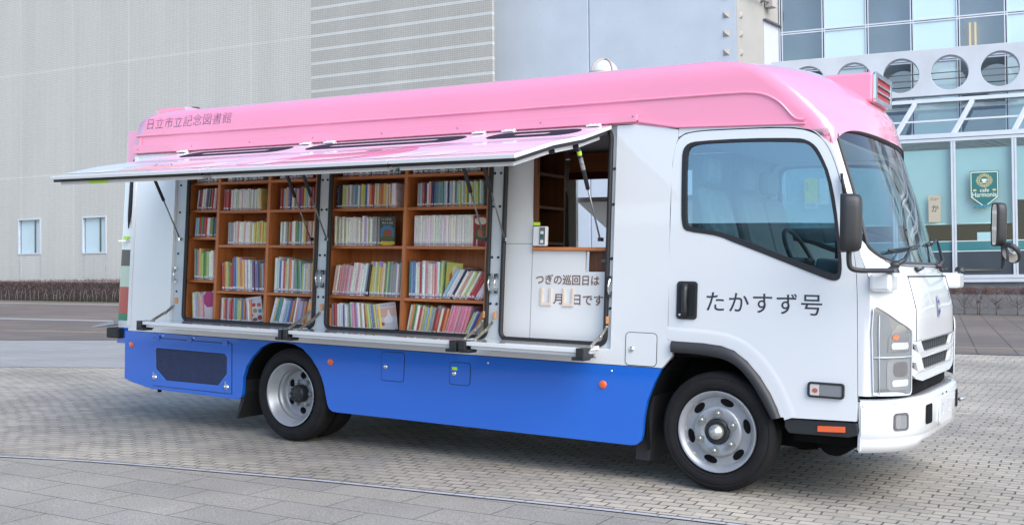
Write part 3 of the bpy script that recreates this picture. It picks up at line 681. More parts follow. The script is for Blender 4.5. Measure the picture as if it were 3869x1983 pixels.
mb = MB(); mb.add([(-2.05, 1.93, 1.93), (-2.05, 2.75, 1.62), (-.95, 2.75, 1.62), (-.95, 1.93, 1.93), (-2.05, 1.93, 1.89), (-2.05, 2.75, 1.58), (-.95, 2.75, 1.58), (-.95, 1.93, 1.89)], [(0, 1, 2, 3), (4, 7, 6, 5), (0, 4, 5, 1), (1, 5, 6, 2), (2, 6, 7, 3), (3, 7, 4, 0)]); P(mb, 'far_hatch_flap', WHITE2)

# --- upper flaps
PRF = [(.055, 2.258), (-.33, 2.150), (-.70, 2.076), (-1.13, 1.962)]
acc = [0]
for a, b in zip(PRF, PRF[1:]): acc.append(acc[-1] + math.hypot(b[0] - a[0], b[1] - a[1]))
LEN = acc[-1]
def fl(x, r, w):      # w > 0 is below the skin
    for i in range(3):
        if r <= acc[i + 1] or i == 2:
            a, b = PRF[i], PRF[i + 1]; t = (r - acc[i]) / (acc[i + 1] - acc[i])
            d = Vector((b[0] - a[0], b[1] - a[1])).normalized(); nn = Vector((d.y, -d.x))
            if nn.y > 0: nn = -nn
            return (x, a[0] + (b[0] - a[0]) * t + nn.x * w, a[1] + (b[1] - a[1]) * t + nn.y * w)
LILAC = mat('lilac_print', (.76, .66, .82), .3, coat=.5); PALEP = mat('pale_pink_print', (.80, .62, .76), .3, coat=.5); SKYW = mat('pale_blue_print', (.60, .69, .80), .3, coat=.5)
ROSE = mat('rose_print', (.66, .19, .32), .3, coat=.5); CRM = mat('cream_print', (.76, .60, .58), .3, coat=.5); PEACH = mat('peach_print', (.78, .43, .33), .3, coat=.5); OUTL = mat('maroon_line', (.30, .08, .12), .4); WHP = mat('white_print', (.80, .80, .82), .3, coat=.5)
flaps = [(-4.935, -3.300), (-3.296, -1.690), (-1.686, -.795)]
rs = [0, acc[1] * .5, acc[1], (acc[1] + acc[2]) / 2, acc[2], (acc[2] + acc[3]) / 2, LEN]
def slab(mb, x0, x1, r0, r1, w0, w1):
    rr = sorted(set([r0, r1] + [r for r in rs if r0 < r < r1]))
    n = len(rr); vs = []
    for r in rr: vs += [fl(x0, r, w0), fl(x1, r, w0), fl(x1, r, w1), fl(x0, r, w1)]
    fs = [(0, 1, 2, 3), tuple(4 * (n - 1) + i for i in (3, 2, 1, 0))]
    for i in range(n - 1):
        for j in range(4): fs.append((4 * i + j, 4 * i + (j + 1) % 4, 4 * i + 4 + (j + 1) % 4, 4 * i + 4 + j))
    mb.add(vs, fs)
def art(mb, poly, lift=.0015):
    # polygons given in (x, r); cut at the kinks by dense subdivision of the outline is enough for these flat pieces
    mb.panel(poly, t=0, fn=lambda x, r, w: fl(x, r, -lift))
for k, (x0, x1) in enumerate(flaps):
    mb = MB(); slab(mb, x0, x1, 0, LEN, 0, .024); f = P(mb, 'upper_flap', WHITE, bevel=.003)
    mb = MB(); slab(mb, x0 + .012, x1 - .012, .05, LEN - .018, .024, .046); P(mb, 'gasket', BLACK, f)
    mb = MB(); slab(mb, x0 + .045, x1 - .045, .10, LEN - .05, .046, .074); P(mb, 'inner_panel', WHITE2, f, bevel=.004)
    # printed stripes, each laid between two kinks of the flap
    mb = MB()
    xa = x0 + (.30 if k == 0 else .004); xb = x1 - .004
    def strip(mi, r0, r1, a=xa, b=xb, lift=.001):
        mb.mi = mi; rr = [r0] + [r for r in acc[1:3] if r0 < r < r1] + [r1]
        for p, q in zip(rr, rr[1:]): mb.add([fl(a, p, -lift), fl(b, p, -lift), fl(b, q, -lift), fl(a, q, -lift)], [(0, 1, 2, 3)])
    strip(0, .004, .44); strip(1, .44, .60); strip(2, .60, 1.12)
    if k == 0: strip(3, .45, 1.12, x0 + .004, x0 + .62, .0014); strip(3, .2, .46, x0 + .004, x0 + .30, .0014)
    P(mb, 'printed_stripe', [PALEP, LILAC, LILAC, SKYW], f, recalc=False)
    xo0, xo1 = x0 + (.34 if k == 0 else .07), x1 - .13
    mb = MB(); o_ = rrect(xo0, .075, xo1, .325, .124, 8); i_ = rrect(xo0 + .20, .165, xo1 - .22, .225, .029, 6)
    def dens(l):
        out = []
        for a, b in zip(l, l[1:] + l[:1]):
            n = max(1, int(math.dist(a, b) / .1)); out += [(a[0] + (b[0] - a[0]) * i / n, a[1] + (b[1] - a[1]) * i / n) for i in range(n)]
        return out
    mb.panel(dens(o_), [dens(i_)], 0, lambda x, r, w: fl(x, r, -.003)); wb = P(mb, 'window_band', mat('charcoal_print', (.028, .028, .042), .85, spec=.1), f, recalc=False)
    if k == 0:
        mb = MB(); art(mb, smoothpoly([(-4.25, .66), (-4.1, .58), (-3.8, .55), (-3.6, .56), (-3.5, .60), (-3.7, .68), (-4.0, .72)], 2)); mb.mi = 1; art(mb, smoothpoly([(-4.35, 1.10), (-4.2, .98), (-4.0, .92), (-3.85, .95), (-3.6, .86), (-3.45, .90), (-3.55, 1.0), (-3.8, 1.08), (-4.1, 1.11)], 2))
        mb.mi = 2
        for pts in ([(-4.4, .95), (-4.1, .74), (-3.8, .60), (-3.5, .50), (-3.36, .47)], [(-4.2, .90), (-4.16, .84), (-4.10, .92), (-3.98, .86), (-3.9, .93)], [(-4.05, .62), (-3.9, .63), (-3.75, .61)]):
            for a, b in zip(pts, pts[1:]):
                mb.add([fl(a[0], a[1], -.003), fl(b[0], b[1], -.003), fl(b[0], b[1] + .012, -.003), fl(a[0], a[1] + .012, -.003)], [(0, 1, 2, 3)])
        P(mb, 'printed_picture', [CRM, PEACH, OUTL], f, recalc=False)
    if k == 1:
        mb = MB(); art(mb, smoothpoly([(-3.15, 1.12), (-2.95, .98), (-2.7, .86), (-2.62, .70), (-2.45, .58), (-2.3, .52), (-2.1, .50), (-1.8, .40), (-1.72, .42), (-1.80, .52), (-1.95, .60), (-1.80, .72), (-1.74, .86), (-1.86, 1.0), (-2.1, 1.10), (-2.7, 1.12)], 2))
        mb.mi = 1; art(mb, smoothpoly([(-2.6, .80), (-2.45, .68), (-2.2, .64), (-1.95, .62), (-2.0, .72), (-2.2, .82), (-2.5, .86)], 2), .003); art(mb, smoothpoly([(-2.75, 1.08), (-2.55, .97), (-2.2, .98), (-2.05, .92), (-2.1, 1.04), (-2.4, 1.1)], 2), .003)
        mb.mi = 2; art(mb, circ(-2.17, .735, .025, 14, .07), .005); art(mb, smoothpoly([(-2.34, .53), (-2.2, .49), (-2.05, .495), (-2.1, .51), (-2.22, .515)], 1), .005)
        P(mb, 'printed_picture', [ROSE, CRM, OUTL], f, recalc=False)
    mb = MB()
    for xe in ((x0 + .28, x1 - .20) if k < 2 else (x0 + .1,)):
        mb.add([fl(xe, 1.13, -.002), fl(xe + .22, 1.13, -.002), fl(xe + .34, .96, -.002), fl(xe + .12, .98, -.002)], [(0, 1, 2, 3)])
    P(mb, 'decal', WHP, f, recalc=False)
    for hx in (x0 + .08, x1 - .16):
        mb = MB()
        for i in range(3): mb.tube([(hx + i * .032, .035, 2.262), (hx + i * .032 + .026, .035, 2.262)], .010, 8)
        mb.box((hx, .0, 2.252), (hx + .09, .055, 2.263)); P(mb, 'hinge', WHITE2, f)
    for xe in (x0 + .095, x1 - .065):
        mb = MB(); a = Vector((xe, -.29, 2.105)); b = Vector((xe, ys(1.52) + .0, 1.522)); m_ = a.lerp(b, .46)
        mb.tube([a, m_], .0135, 10); mb.mi = 1; mb.tube([m_, b], .006, 8); mb.mi = 2; mb.box((xe - .012, ys(1.52) - .012, 1.51), (xe + .012, ys(1.52) + .026, 1.535)); mb.box((xe - .015, -.31, 2.10), (xe + .015, -.27, 2.125))
        if k == 2 and xe > x0 + .3:
            mb.mi = 3; q1, q2 = a.lerp(b, .07), a.lerp(b, .11); mb.tube([q1, q2], .0145, 10, caps=False); mb.mi = 4; mb.tube([a.lerp(b, .14), a.lerp(b, .26)], .0142, 10, caps=False)
        P(mb, 'gas_strut', [BLKP, GREYR, CHROME, LIME, mat('strut_label', (.25, .26, .28), .5, noise=.8, nscale=90)], f)
    for s, r_ in ((x1 - .02, .45), (x1 - .02, .75)):
        if k == 2:
            mb = MB(); mb.lathe([(-.03, 0), (-.03, .016), (.0, .016)], fl(s, r_, .06), 'x', 10); P(mb, 'rubber_stop', BLACK, f)
    if k == 0:
        mb = MB(); mb.add([fl(-4.55, LEN - .049, .05), fl(-4.33, LEN - .049, .05), fl(-4.33, LEN - .049, .072), fl(-4.55, LEN - .049, .072)], [(0, 1, 2, 3)]); mb.v = [(a, b - .003, c) for a, b, c in mb.v]; P(mb, 'sticker', LIME, f, recalc=False)

# --- lower flaps, folded down to a ledge
for k, (x0, x1) in enumerate([(-4.905, -3.365), (-3.275, -1.805), (-1.675, -.845)]):
    mb = MB(); mb.box((x0, -.285, .812), (x1, .022, .840)); mb.box((x0 + .02, -.262, .790), (x1 - .02, .02, .811)); f = P(mb, 'lower_flap', WHITE, bevel=.003)
    for xe, sgn in ((x0, -1), (x1, 1)):
        mb = MB(); mb.panel([(-.30, .842), (-.18, .842), (-.23, .815), (-.2, .80), (-.16, .80), (-.16, .775), (-.30, .775)], t=.055, fn=lambda u, v, w: (xe + sgn * w, u, v)); mb.box((min(xe - sgn * .03, xe + sgn * .055), -.30, .764), (max(xe - sgn * .03, xe + sgn * .055), -.2, .786)); P(mb, 'corner_bumper', BLKP, f, bevel=.004)
        xm = (-4.875, -3.345, -3.235, -1.745, -1.66, -.79)[2 * k + (sgn > 0)]
        mb = MB()
        for (ya, za, yb, zb) in ((.015, .965, -.085, .897), (-.07, .908, -.205, .845)):
            d = Vector((0, yb - ya, zb - za)).normalized(); nn = Vector((0, -d.z, d.y)) * .011; q = .0025 if ya > 0 else -.003
            a, b = Vector((xm, ya, za)), Vector((xm, yb, zb))
            vs = [a - nn, b - nn, b + nn, a + nn]; mb.add([v + Vector((q - .002, 0, 0)) for v in vs] + [v + Vector((q + .002, 0, 0)) for v in vs], [(0, 1, 2, 3), (7, 6, 5, 4), (0, 4, 5, 1), (1, 5, 6, 2), (2, 6, 7, 3), (3, 7, 4, 0)])
        for y_, z_ in ((-.08, .903), (.01, .962), (-.2, .848)): mb.lathe([(-.008, 0), (-.008, .007), (.008, .007), (.008, 0)], (xm, y_, z_), 'x', 10)
        mb.box((min(xm, xe), -.235, .840), (max(xm, xe) + .012, -.19, .846))
        P(mb, 'folding_stay', ZINC, f)
mb = MB()
for x0 in (-4.83, -3.30, -3.14, -1.85, -1.66, -.93):
    for i in range(3): mb.lathe([(-.002, 0), (-.002, .011), (0, .012)], side(x0 + i * .03, .768, 0), 'y', 10)
P(mb, 'drain_cap', mat('drain_grey', (.5, .5, .5), .5))

# --- hatches, reflectors, vent panel on the skirt
def hatch(x0, z0, x1, z1, m, lx, lz, r=.02, name='access_hatch'):
    mb = MB(); mb.panel(rrect(x0, z0, x1, z1, r), t=.006, fn=side, w0=-.004); h = P(mb, name, m, bevel=.002)
    mb = MB(); mb.panel(rrect(x0 - .004, z0 - .004, x1 + .004, z1 + .004, r + .004), t=.003, fn=side, w0=-.0025); P(mb, 'gap', mat('gap_shadow_rubber', (.02, .02, .03), .8), h)
    mb = MB(); p = side(lx, lz, -.004); mb.lathe([(-.012, 0), (-.014, .008), (-.010, .011), (-.009, .015), (-.003, .018), (0, .018)], p, 'y', 16); P(mb, 'lock', CHROME, h)
    return h
hatch(-2.616, .495, -2.414, .700, BLUE, -2.577, .594)
h2 = hatch(-2.005, .511, -1.837, .663, BLUE, -1.968, .585)
mb = MB(); mb.panel([(-1.987, .609), (-1.944, .609), (-1.944, .631), (-1.987, .631)], t=.002, fn=side, w0=-.007); P(mb, 'sticker', LIME, h2)
hatch(-.652, .731, -.442, .934, WHITE, -.610, .830, .025)
for x, z in ((-5.399, .604), (-3.111, .594), (-.807, .593)):
    mb = MB(); mb.lathe([(-.010, 0), (-.010, .022), (-.006, .026), (0, .027)], side(x, z, 0), 'y', 24); P(mb, 'side_reflector', ORANGE)
mb = MB()
for x, z in ((-1.691, .675), (-.749, .683), (-5.0, .70), (-4.62, .70)): mb.lathe([(-.004, 0), (-.004, .006), (0, .008)], side(x, z, 0), 'y', 10)
P(mb, 'screw', CHROME)
VP = [(-5.118, .676), (-4.172, .676), (-4.15, .275), (-5.10, .275)]
MESHH = [(-5.06, .594), (-5.074, .58), (-5.06, .42), (-4.927, .329), (-4.30, .333), (-4.208, .432), (-4.215, .568), (-4.245, .592)]
mb = MB(); mb.panel(VP, [MESHH], .012, side, -.008); vp = P(mb, 'vent_panel', BLUE, bevel=.002)
mb = MB(); mb.panel([(-5.122, .680), (-4.168, .680), (-4.146, .271), (-5.104, .271)], t=.003, fn=side, w0=-.0025); P(mb, 'gap', MATS['gap_shadow_rubber'], vp)
mb = MB(); mb.panel(MESHH, t=.004, fn=side, w0=-.005); P(mb, 'dark_backing', mat('deep_navy', (.010, .013, .04), .6, noise=.5, nscale=14), vp)
mb = MB(); wv = .0012
def clipx(px_, pz_):
    x, z = px_, pz_
    if z > .59 or z < .335: return False
    lo = interp(z, [(.329, -4.927), (.42, -5.058), (.59, -5.068)]); hi = interp(z, [(.333, -4.30), (.432, -4.21), (.568, -4.217), (.592, -4.245)])
    return lo < x < hi
for sg_ in (1, -1):
    for i in range(72):
        xs = -5.3 + i * .019; run = None
        pts = []
        for j in range(44):
            z = .332 + j * .006; x = xs + sg_ * (z - .46) * 1.25
            if clipx(x, z): pts.append((x, z))
        if len(pts) > 1:
            a, b = pts[0], pts[-1]; mb.add([side(a[0] - wv, a[1], -.0065), side(a[0] + wv, a[1], -.0065), side(b[0] + wv, b[1], -.0065), side(b[0] - wv, b[1], -.0065)], [(0, 1, 2, 3)])
P(mb, 'mesh_wire', mat('mesh_blue', (.06, .10, .26), .5), vp, recalc=False)
for x, z in ((-5.075, .345), (-4.205, .325)):
    mb = MB(); mb.lathe([(-.02, 0), (-.02, .018), (-.012, .022), (-.008, .026), (-.004, .027)], side(x, z, 0), 'y', 18); mb.box((x - .006, ys(z) - .022, z + .02), (x + .006, ys(z) - .006, z + .045)); P(mb, 'quarter_turn_lock', CHROME, vp)
mb = MB()
for x in (-5.06, -4.66, -4.24): mb.box((x - .025, ys(.68) - .014, .655), (x + .025, ys(.68) + .0, .70))
P(mb, 'hinge', BLUE, vp, bevel=.003)

# --- rear end
mb = MB()
rows = [(.60, 0), (.735, 0), (.74, 1), (.80, 2), (.862, 3), (1.10, 4), (1.285, 5), (1.43, 1), (2.20, 6), (2.49, 6)]
prof = [(-5.43, .085), (-5.70, .085), (-5.715, .09), (-5.725, .11), (-5.725, WD - .11), (-5.715, WD - .09), (-5.70, WD - .085), (-5.43, WD - .085)]
for (z0, m0), (z1, _) in zip(rows, rows[1:]):
    mb.mi = m0; mb.grid([[(x + .02 * (z0 - .6) * .6, y + ys(z0) * (1 if y < 1 else -1), z0) for x, y in prof], [(x + .02 * (z1 - .6) * .6, y + ys(z1) * (1 if y < 1 else -1), z1) for x, y in prof]])
zt = 2.49; mb.mi = 6; mb.add([(x + .02 * 1.13, y + ys(zt) * (1 if y < 1 else -1), zt) for x, y in prof], [tuple(range(8))])
rear = P(mb, 'rear_end', [BLUE, WHITE, mat('print_green', (.03, .22, .11), .4), mat('print_red', (.42, .012, .02), .4, coat=.4), mat('print_pale_green', (.55, .66, .52), .4), mat('print_taupe', (.10, .085, .075), .4), PINK], recalc=True)
mb = MB(); mb.tube([(-5.50, .16, 2.27), (-5.56, .15, 2.22), (-5.585, .14, 2.1), (-5.60, .125, 1.75), (-5.605, .115, 1.62)], [.020, .022, .022, .018, .004], 8); P(mb, 'window_rubber', BLACK, rear)
mb = MB(); mb.box((-5.70, .085, 1.50), (-5.60, .12, 1.515)); P(mb, 'door_handle', CHROME, rear)
mb = MB(); mb.box((-5.66, .105, 1.525), (-5.60, .125, 1.548)); P(mb, 'sticker', LIME, rear)
mb = MB(); mb.box((-5.78, .03, .645), (-5.62, .20, .735)); P(mb, 'rear_buffer', BLACK, rear, bevel=.012)
mb = MB(); mb.add([(-5.70, .05, .80), (-5.98, .03, .735), (-5.98, .2, .735), (-5.70, .22, .80), (-5.70, .05, .765), (-5.98, .03, .725), (-5.98, .2, .725), (-5.70, .22, .765)], [(0, 1, 2, 3), (4, 7, 6, 5), (0, 4, 5, 1), (1, 5, 6, 2), (2, 6, 7, 3), (3, 7, 4, 0)]); P(mb, 'rear_step', mat('step_metal', (.42, .45, .47), .5, metal=.4), rear)

# --- cab front surface
hw = lambda z: WD / 2 - ys(z)
XC = [(.30, 1.0), (.60, 1.03), (.95, 1.035), (1.13, 1.035), (1.32, .995), (1.394, .952), (1.80, .828), (2.18, .698)]
KK = [(1.0, .20), (1.394, .15), (1.8, .125), (2.18, .11)]
PP = [(1.0, 6.5), (1.394, 3.4), (2.18, 2.6)]
def F(u, z, off=0.):
    q = lambda u_, z_: Vector((interp(z_, XC) - interp(z_, KK) * abs(u_) ** interp(z_, PP), WD / 2 + u_ * hw(z_), z_))
    p = q(u, z)
    if off:
        n = (q(u + .01, z) - q(u - .01, z)).cross(q(u, z + .01) - q(u, z - .01)); n.normalize(); p = p + n * off
    return tuple(p)
ZBOT = lambda u: 1.392 + .168 * abs(u) ** 8
ZTOP = lambda u: 2.182 - .05 * abs(u) ** 7
XD = [(.49, .79), (.66, .79), (1.23, .773), (1.37, .763), (1.80, .685), (1.98, .626), (2.06, .59), (2.116, .547), (2.16, .49)]
# lower front (hood, corners), open below the hood lip where the grille sits
US = [-1 + 2 * i / 48 for i in range(49)]
def lower_rows(u): return [.945 + (ZBOT(u) - .945) * t for t in (0, .08, .2, .4, .6, .8, .9, 1)]
mb = MB(); G = [[F(u, lower_rows(u)[j]) for u in US] for j in range(8)]; mb.grid(G)
for sg_ in (-1, 1):                                            # corners beside the grille
    uu = [sg_ * (.70 + .30 * i / 10) for i in range(11)]; mb.grid([[F(u, z) for u in uu] for z in (.645, .75, .85, .945)])
for sg_ in (-1, 1):                                            # return to the doors, under and beside the windscreen
    z_ = [.645, .75, .85, .945, 1.1, 1.2, 1.3, 1.38, 1.45, 1.56]
    rows_ = []
    for t in (0, .5, 1):
        rows_.append([tuple(Vector(F(sg_, z)).lerp(Vector((interp(z, XD) + .004, (ys(z) if sg_ < 0 else WD - ys(z)), z)), t)) for z in z_])
    mb.grid(rows_)
cabf = P(mb, 'cab_front', WHITE)
# pillars
for sg_ in (-1, 1):
    mb = MB()
    z_ = [1.56 + (2.165 - 1.56) * i / 14 for i in range(15)]; rows_ = []
    for t in (0, .33, .66, 1): rows_.append([F(sg_ * (.93 + .07 * t), z) for z in z_])
    for t in (.5, 1): rows_.append([tuple(Vector(F(sg_, z)).lerp(Vector((interp(z, XD) + .004, (ys(z) if sg_ < 0 else WD - ys(z)), z)), t)) for z in z_])
    mb.grid(rows_); P(mb, 'windscreen_pillar', WHITE)
# windscreen and its seal
UW = .935
us = [-UW + 2 * UW * i / 40 for i in range(41)]
mb = MB(); mb.grid([[F(u, ZBOT(u) + (ZTOP(u) - ZBOT(u)) * t) for u in us] for t in [i / 12 for i in range(13)]]); wsn = P(mb, 'windscreen', WSG)
lp = [F(u, ZBOT(u), .004) for u in us] + [F(UW, ZBOT(UW) + (ZTOP(UW) - ZBOT(UW)) * i / 12, .004) for i in range(1, 12)] + [F(u, ZTOP(u), .004) for u in reversed(us)] + [F(-UW, ZTOP(UW) + (ZBOT(UW) - ZTOP(UW)) * i / 12, .004) for i in range(1, 12)]
lp = smoothpoly(lp, 1)
mb = MB(); mb.tube(lp, .0105, 8, closed=True); P(mb, 'windscreen_seal', mat('grey_rubber', (.05, .05, .055), .5), wsn)
mb = MB(); us2 = [-.80 + 1.6 * i / 30 for i in range(31)]
mb.grid([[F(u, ZBOT(u) - .005, .006) for u in us2], [F(u, ZBOT(u) - .018, .010) for u in us2]]); P(mb, 'cowl_lip', mat('cowl_grey', (.25, .25, .27), .5), cabf)
mb = MB(); mb.tube([F(u, 1.318 + .0 * u, .0) for u in [-.62 + 1.24 * i / 24 for i in range(25)]], .0045, 6); mb.tube([F(-.62, z, .0) for z in (1.318, 1.26, 1.2, 1.13, 1.05, .99, .945)], .003, 6); mb.tube([F(.62, z, .0) for z in (1.318, 1.26, 1.2, 1.13, 1.05, .99, .945)], .003, 6); P(mb, 'hood_gap', BLACK, cabf)
# hood badge: upright oval with a violet twin-bar mark
fz = lambda u, z, w: F((u - 1.0) / hw(z), z, .009 + w)
mb = MB(); mb.panel(circ(1.0, 1.13, .068, 28, .045), [circ(1.0, 1.13, .065, 28, .0425)], 0, fz); mb.mi = 1; mb.panel(circ(1.0, 1.13, .065, 28, .0425), t=0, fn=lambda u, z, w: fz(u, z, -.001))
mb.mi = 2
for pl in ([(.992, 1.165), (1.0, 1.192), (1.008, 1.165)], [(.975, 1.165), (1.025, 1.165), (1.02, 1.152), (.98, 1.152)], [(.980, 1.152), (.991, 1.152), (.991, 1.10), (.980, 1.10)], [(1.009, 1.152), (1.02, 1.152), (1.02, 1.10), (1.009, 1.10)], [(.966, 1.100), (.975, 1.108), (1.025, 1.108), (1.034, 1.100), (1.008, 1.082), (1.0, 1.066), (.992, 1.082)]):
    mb.panel(pl, t=0, fn=lambda u, z, w: fz(u, z, .001))
P(mb, 'emblem', [NAVY, WHITE, NAVY], cabf, recalc=False)
# grille
GU = .70
mb = MB(); uu = [-GU + 2 * GU * i / 20 for i in range(21)]; mb.grid([[F(u, z, -.05) for u in uu] for z in (.60, .80, .955)]); P(mb, 'grille_backing', DARK, cabf)
def den(l, st=.05):
    out = []
    for a, b in zip(l, l[1:] + l[:1]):
        n = max(1, int(math.dist(a, b) / st)); out += [(a[0] + (b[0] - a[0]) * i / n, a[1] + (b[1] - a[1]) * i / n) for i in range(n)]
    return out
fu = lambda u, z, w: F(u, z, w)
s1 = [(-.52, .939), (.52, .939), (.44, .882), (.40, .874), (-.40, .874), (-.44, .882)]
s2 = [(-.49, .838), (.49, .838), (.42, .774), (.38, .766), (-.38, .766), (-.42, .774)]
s3 = lambda q, z, h: [(q * .62, z), (q * .685, z + .006), (q * .685, z - h * .4), (q * .56, z - h)]
mb = MB(); mb.panel(den([(-GU, .943), (GU, .943), (GU, .76), (.60, .722), (.45, .70), (-.45, .70), (-.60, .722), (-GU, .76)]), [den(s1), den(s2)] + [s3(q, z, h) for q in (-1, 1) for z, h in ((.925, .055), (.82, .06))], .02, fu, -.018); gr = P(mb, 'grille', WHITE)
mb = MB()
for i in range(17):
    u = -.50 + i * .0625; mb.box((-.004, -.008, .87), (.004, .008, .945)); mb.v[-8:] = [F(u + v[0], v[2], -.03 + v[1]) for v in mb.v[-8:]]
    if abs(u) < .46: mb.box((-.004, -.008, .765), (.004, .008, .84)); mb.v[-8:] = [F(u + v[0], v[2], -.03 + v[1]) for v in mb.v[-8:]]
P(mb, 'grille_slat', mat('slat_grey', (.10, .11, .12), .5), gr)
# headlights
def patch(mb, loop, fn, off, nr=22, nc=14):
    """a (y, z) outline laid over the curved front as a fine grid, so that it follows the curve"""
    z0, z1 = min(p[1] for p in loop) + .0005, max(p[1] for p in loop) - .0005; G = []
    for i in range(nr):
        z = z0 + (z1 - z0) * i / (nr - 1); xs = []
        for a, b in zip(loop, loop[1:] + loop[:1]):
            if (a[1] - z) * (b[1] - z) <= 0 and a[1] != b[1]: xs.append(a[0] + (b[0] - a[0]) * (z - a[1]) / (b[1] - a[1]))
        lo, hi = min(xs), max(xs); G.append([fn(lo + (hi - lo) * j / (nc - 1), z, off) for j in range(nc)])
    return mb.grid(G)
def u_of(y, z): return (y - WD / 2) / hw(z)
LAMP = [(.034, 1.135), (.050, 1.148), (.085, 1.125), (.17, 1.068), (.292, 1.012), (.300, .985), (.305, .66), (.29, .645), (.07, .650), (.036, .655)]
for sg_ in (1, -1):
    fy = (lambda y, z, w: F(u_of(y, z), z, w)) if sg_ > 0 else (lambda y, z, w: F(-u_of(y, z), z, w))
    L_ = den(LAMP, .03)
    mb = MB(); patch(mb, LAMP, fy, .004); hl = P(mb, 'headlight', LENSB)
    mb = MB()
    a_ = [(.10 + .165 * math.cos(t) * 0 + .085 * (1 - math.cos(t)), .90 + .155 * math.sin(t)) for t in [math.pi * q / 14 for q in range(15)]]
    patch(mb, [(.105, .89), (.27, .89), (.275, .95), (.262, 1.0), (.235, 1.03), (.20, 1.045), (.165, 1.04), (.13, 1.01), (.108, .96)], fy, .006); mb.mi = 1; patch(mb, rrect(.10, .672, .285, .848, .03), fy, .006); mb.mi = 2; patch(mb, rrect(.13, .695, .265, .735, .015), fy, .008); patch(mb, rrect(.125, .905, .26, .945, .015), fy, .008); mb.mi = 3; patch(mb, rrect(.14, .75, .255, .835, .03), fy, .008)
    P(mb, 'reflector_bowl', [mat('bowl_grey', (.36, .37, .39), .22, metal=.7), mat('bowl_bright', (.50, .51, .53), .18, metal=.7), mat('bowl_white', (.80, .80, .82), .15, metal=.3, coat=1.), mat('bowl_dark', (.26, .25, .26), .2, metal=.6)], hl, recalc=False)
    mb = MB(); mb.panel(circ(.152, .975, .016, 14, .022), t=0, fn=lambda y, z, w: fy(y, z, .0095)); P(mb, 'indicator_bulb', mat('amber_bulb', (.70, .20, .08), .3), hl, recalc=False)
    mb = MB()
    for i in range(14):
        y = .065 + i * .0165; zt_ = interp(y, [(.05, 1.14), (.085, 1.12), (.17, 1.06), (.3, 1.0)]); mb.tube([fy(y, .87, .012), fy(y, zt_ - .012, .012)], .0012, 4)
    P(mb, 'lens_rib', CLEAR, hl)
    mb = MB(); mb.tube([fy(y, z, .008) for y, z in L_], .0045, 6, closed=True); mb.tube([fy(y, .862, .010) for y in (.04, .1, .2, .3)], .0045, 6); mb.tube([fy(.062, z, .009) for z in (.655, .8, .95, 1.1)], .003, 6); P(mb, 'lens_rim', mat('lens_edge', (.62, .66, .70), .25, coat=1.), hl)
    mb = MB(); patch(mb, LAMP, fy, .0135); P(mb, 'lens', CLEAR, hl, recalc=False)
# bumper
def BP(u, z, off=0.):
    q = lambda u_, z_: Vector((1.075 + .004 * math.sin((z_ - .3) * 9) - .27 * abs(u_) ** 5, WD / 2 + u_ * .985, z_))
    p = q(u, z)
    if off: n = (q(u + .01, z) - q(u - .01, z)).cross(Vector((0, 0, 1))).normalized(); p = p + n * off
    return tuple(p)
UB = [-1 + 2 * i / 60 for i in range(61)]
zlow = lambda u: .352 - .03 * min(1, max(0, (abs(u) - .52) / .05))
bprof = [(.612, -.10), (.622, -.06), (.625, -.02), (.615, 0), (.55, .004), (.42, .003), (.405, -.010), (.392, -.012), (.372, -.014), (0, -.022), (0, -.10)]
mb = MB(); mb.grid([[BP(u, z if z > 0 else zlow(u) + .004 * (i - 9), o) for u in UB] for i, (z, o) in enumerate(bprof)])
bu = P(mb, 'bumper', WHITE)
mb = MB()
for sg_ in (-1, 1):
    e = [BP(sg_, z) for z in (.61, .5, .4, .335)]; mb.grid([e, [(p[0] - .0, p[1] + (-sg_) * .10, p[2]) for p in e]]); 
    mb.grid([e, [(p[0] - .02, p[1] - sg_ * .02, p[2]) for p in e]])
P(mb, 'bumper_end', WHITE, bu)
fb = lambda y, z, w: BP((y - 1.0) / .985, z, w)
mb = MB()
for yc in (.53, 1.47): mb.panel(den(rrect(yc - .065, .455, yc + .075, .570, .02), .04), t=0, fn=lambda u, v, w: fb(u, v, .0065))
P(mb, 'tow_recess', DARK, bu, recalc=False)
mb = MB(); mb.tube([fb(1.5, .50, .02), fb(1.56, .505, .05), fb(1.58, .49, .02)], .012, 8); P(mb, 'tow_hook', STEEL, bu)
mb = MB(); mb.panel(den(rrect(.80, .415, 1.2, .575, .02), .05), [rrect(.86, .47, .92, .54, .006), rrect(1.06, .47, 1.12, .54, .006)], .010, fb, .004); P(mb, 'plate_mount', WHITE, bu, bevel=.003)
mb = MB()
for y in (.89, 1.09): mb.panel(rrect(y - .03, .47, y + .03, .54, .006), t=0, fn=fb, w0=.0075)
P(mb, 'mount_slot', mat('slot_lilac', (.36, .37, .43), .6), bu, recalc=False)
mb = MB()
for y in (.93, 1.06): mb.lathe([(0, .006), (.004, .006), (.005, 0)], fb(y, .592, .004), 'x', 8)
P(mb, 'bolt_hole', DARK, bu)
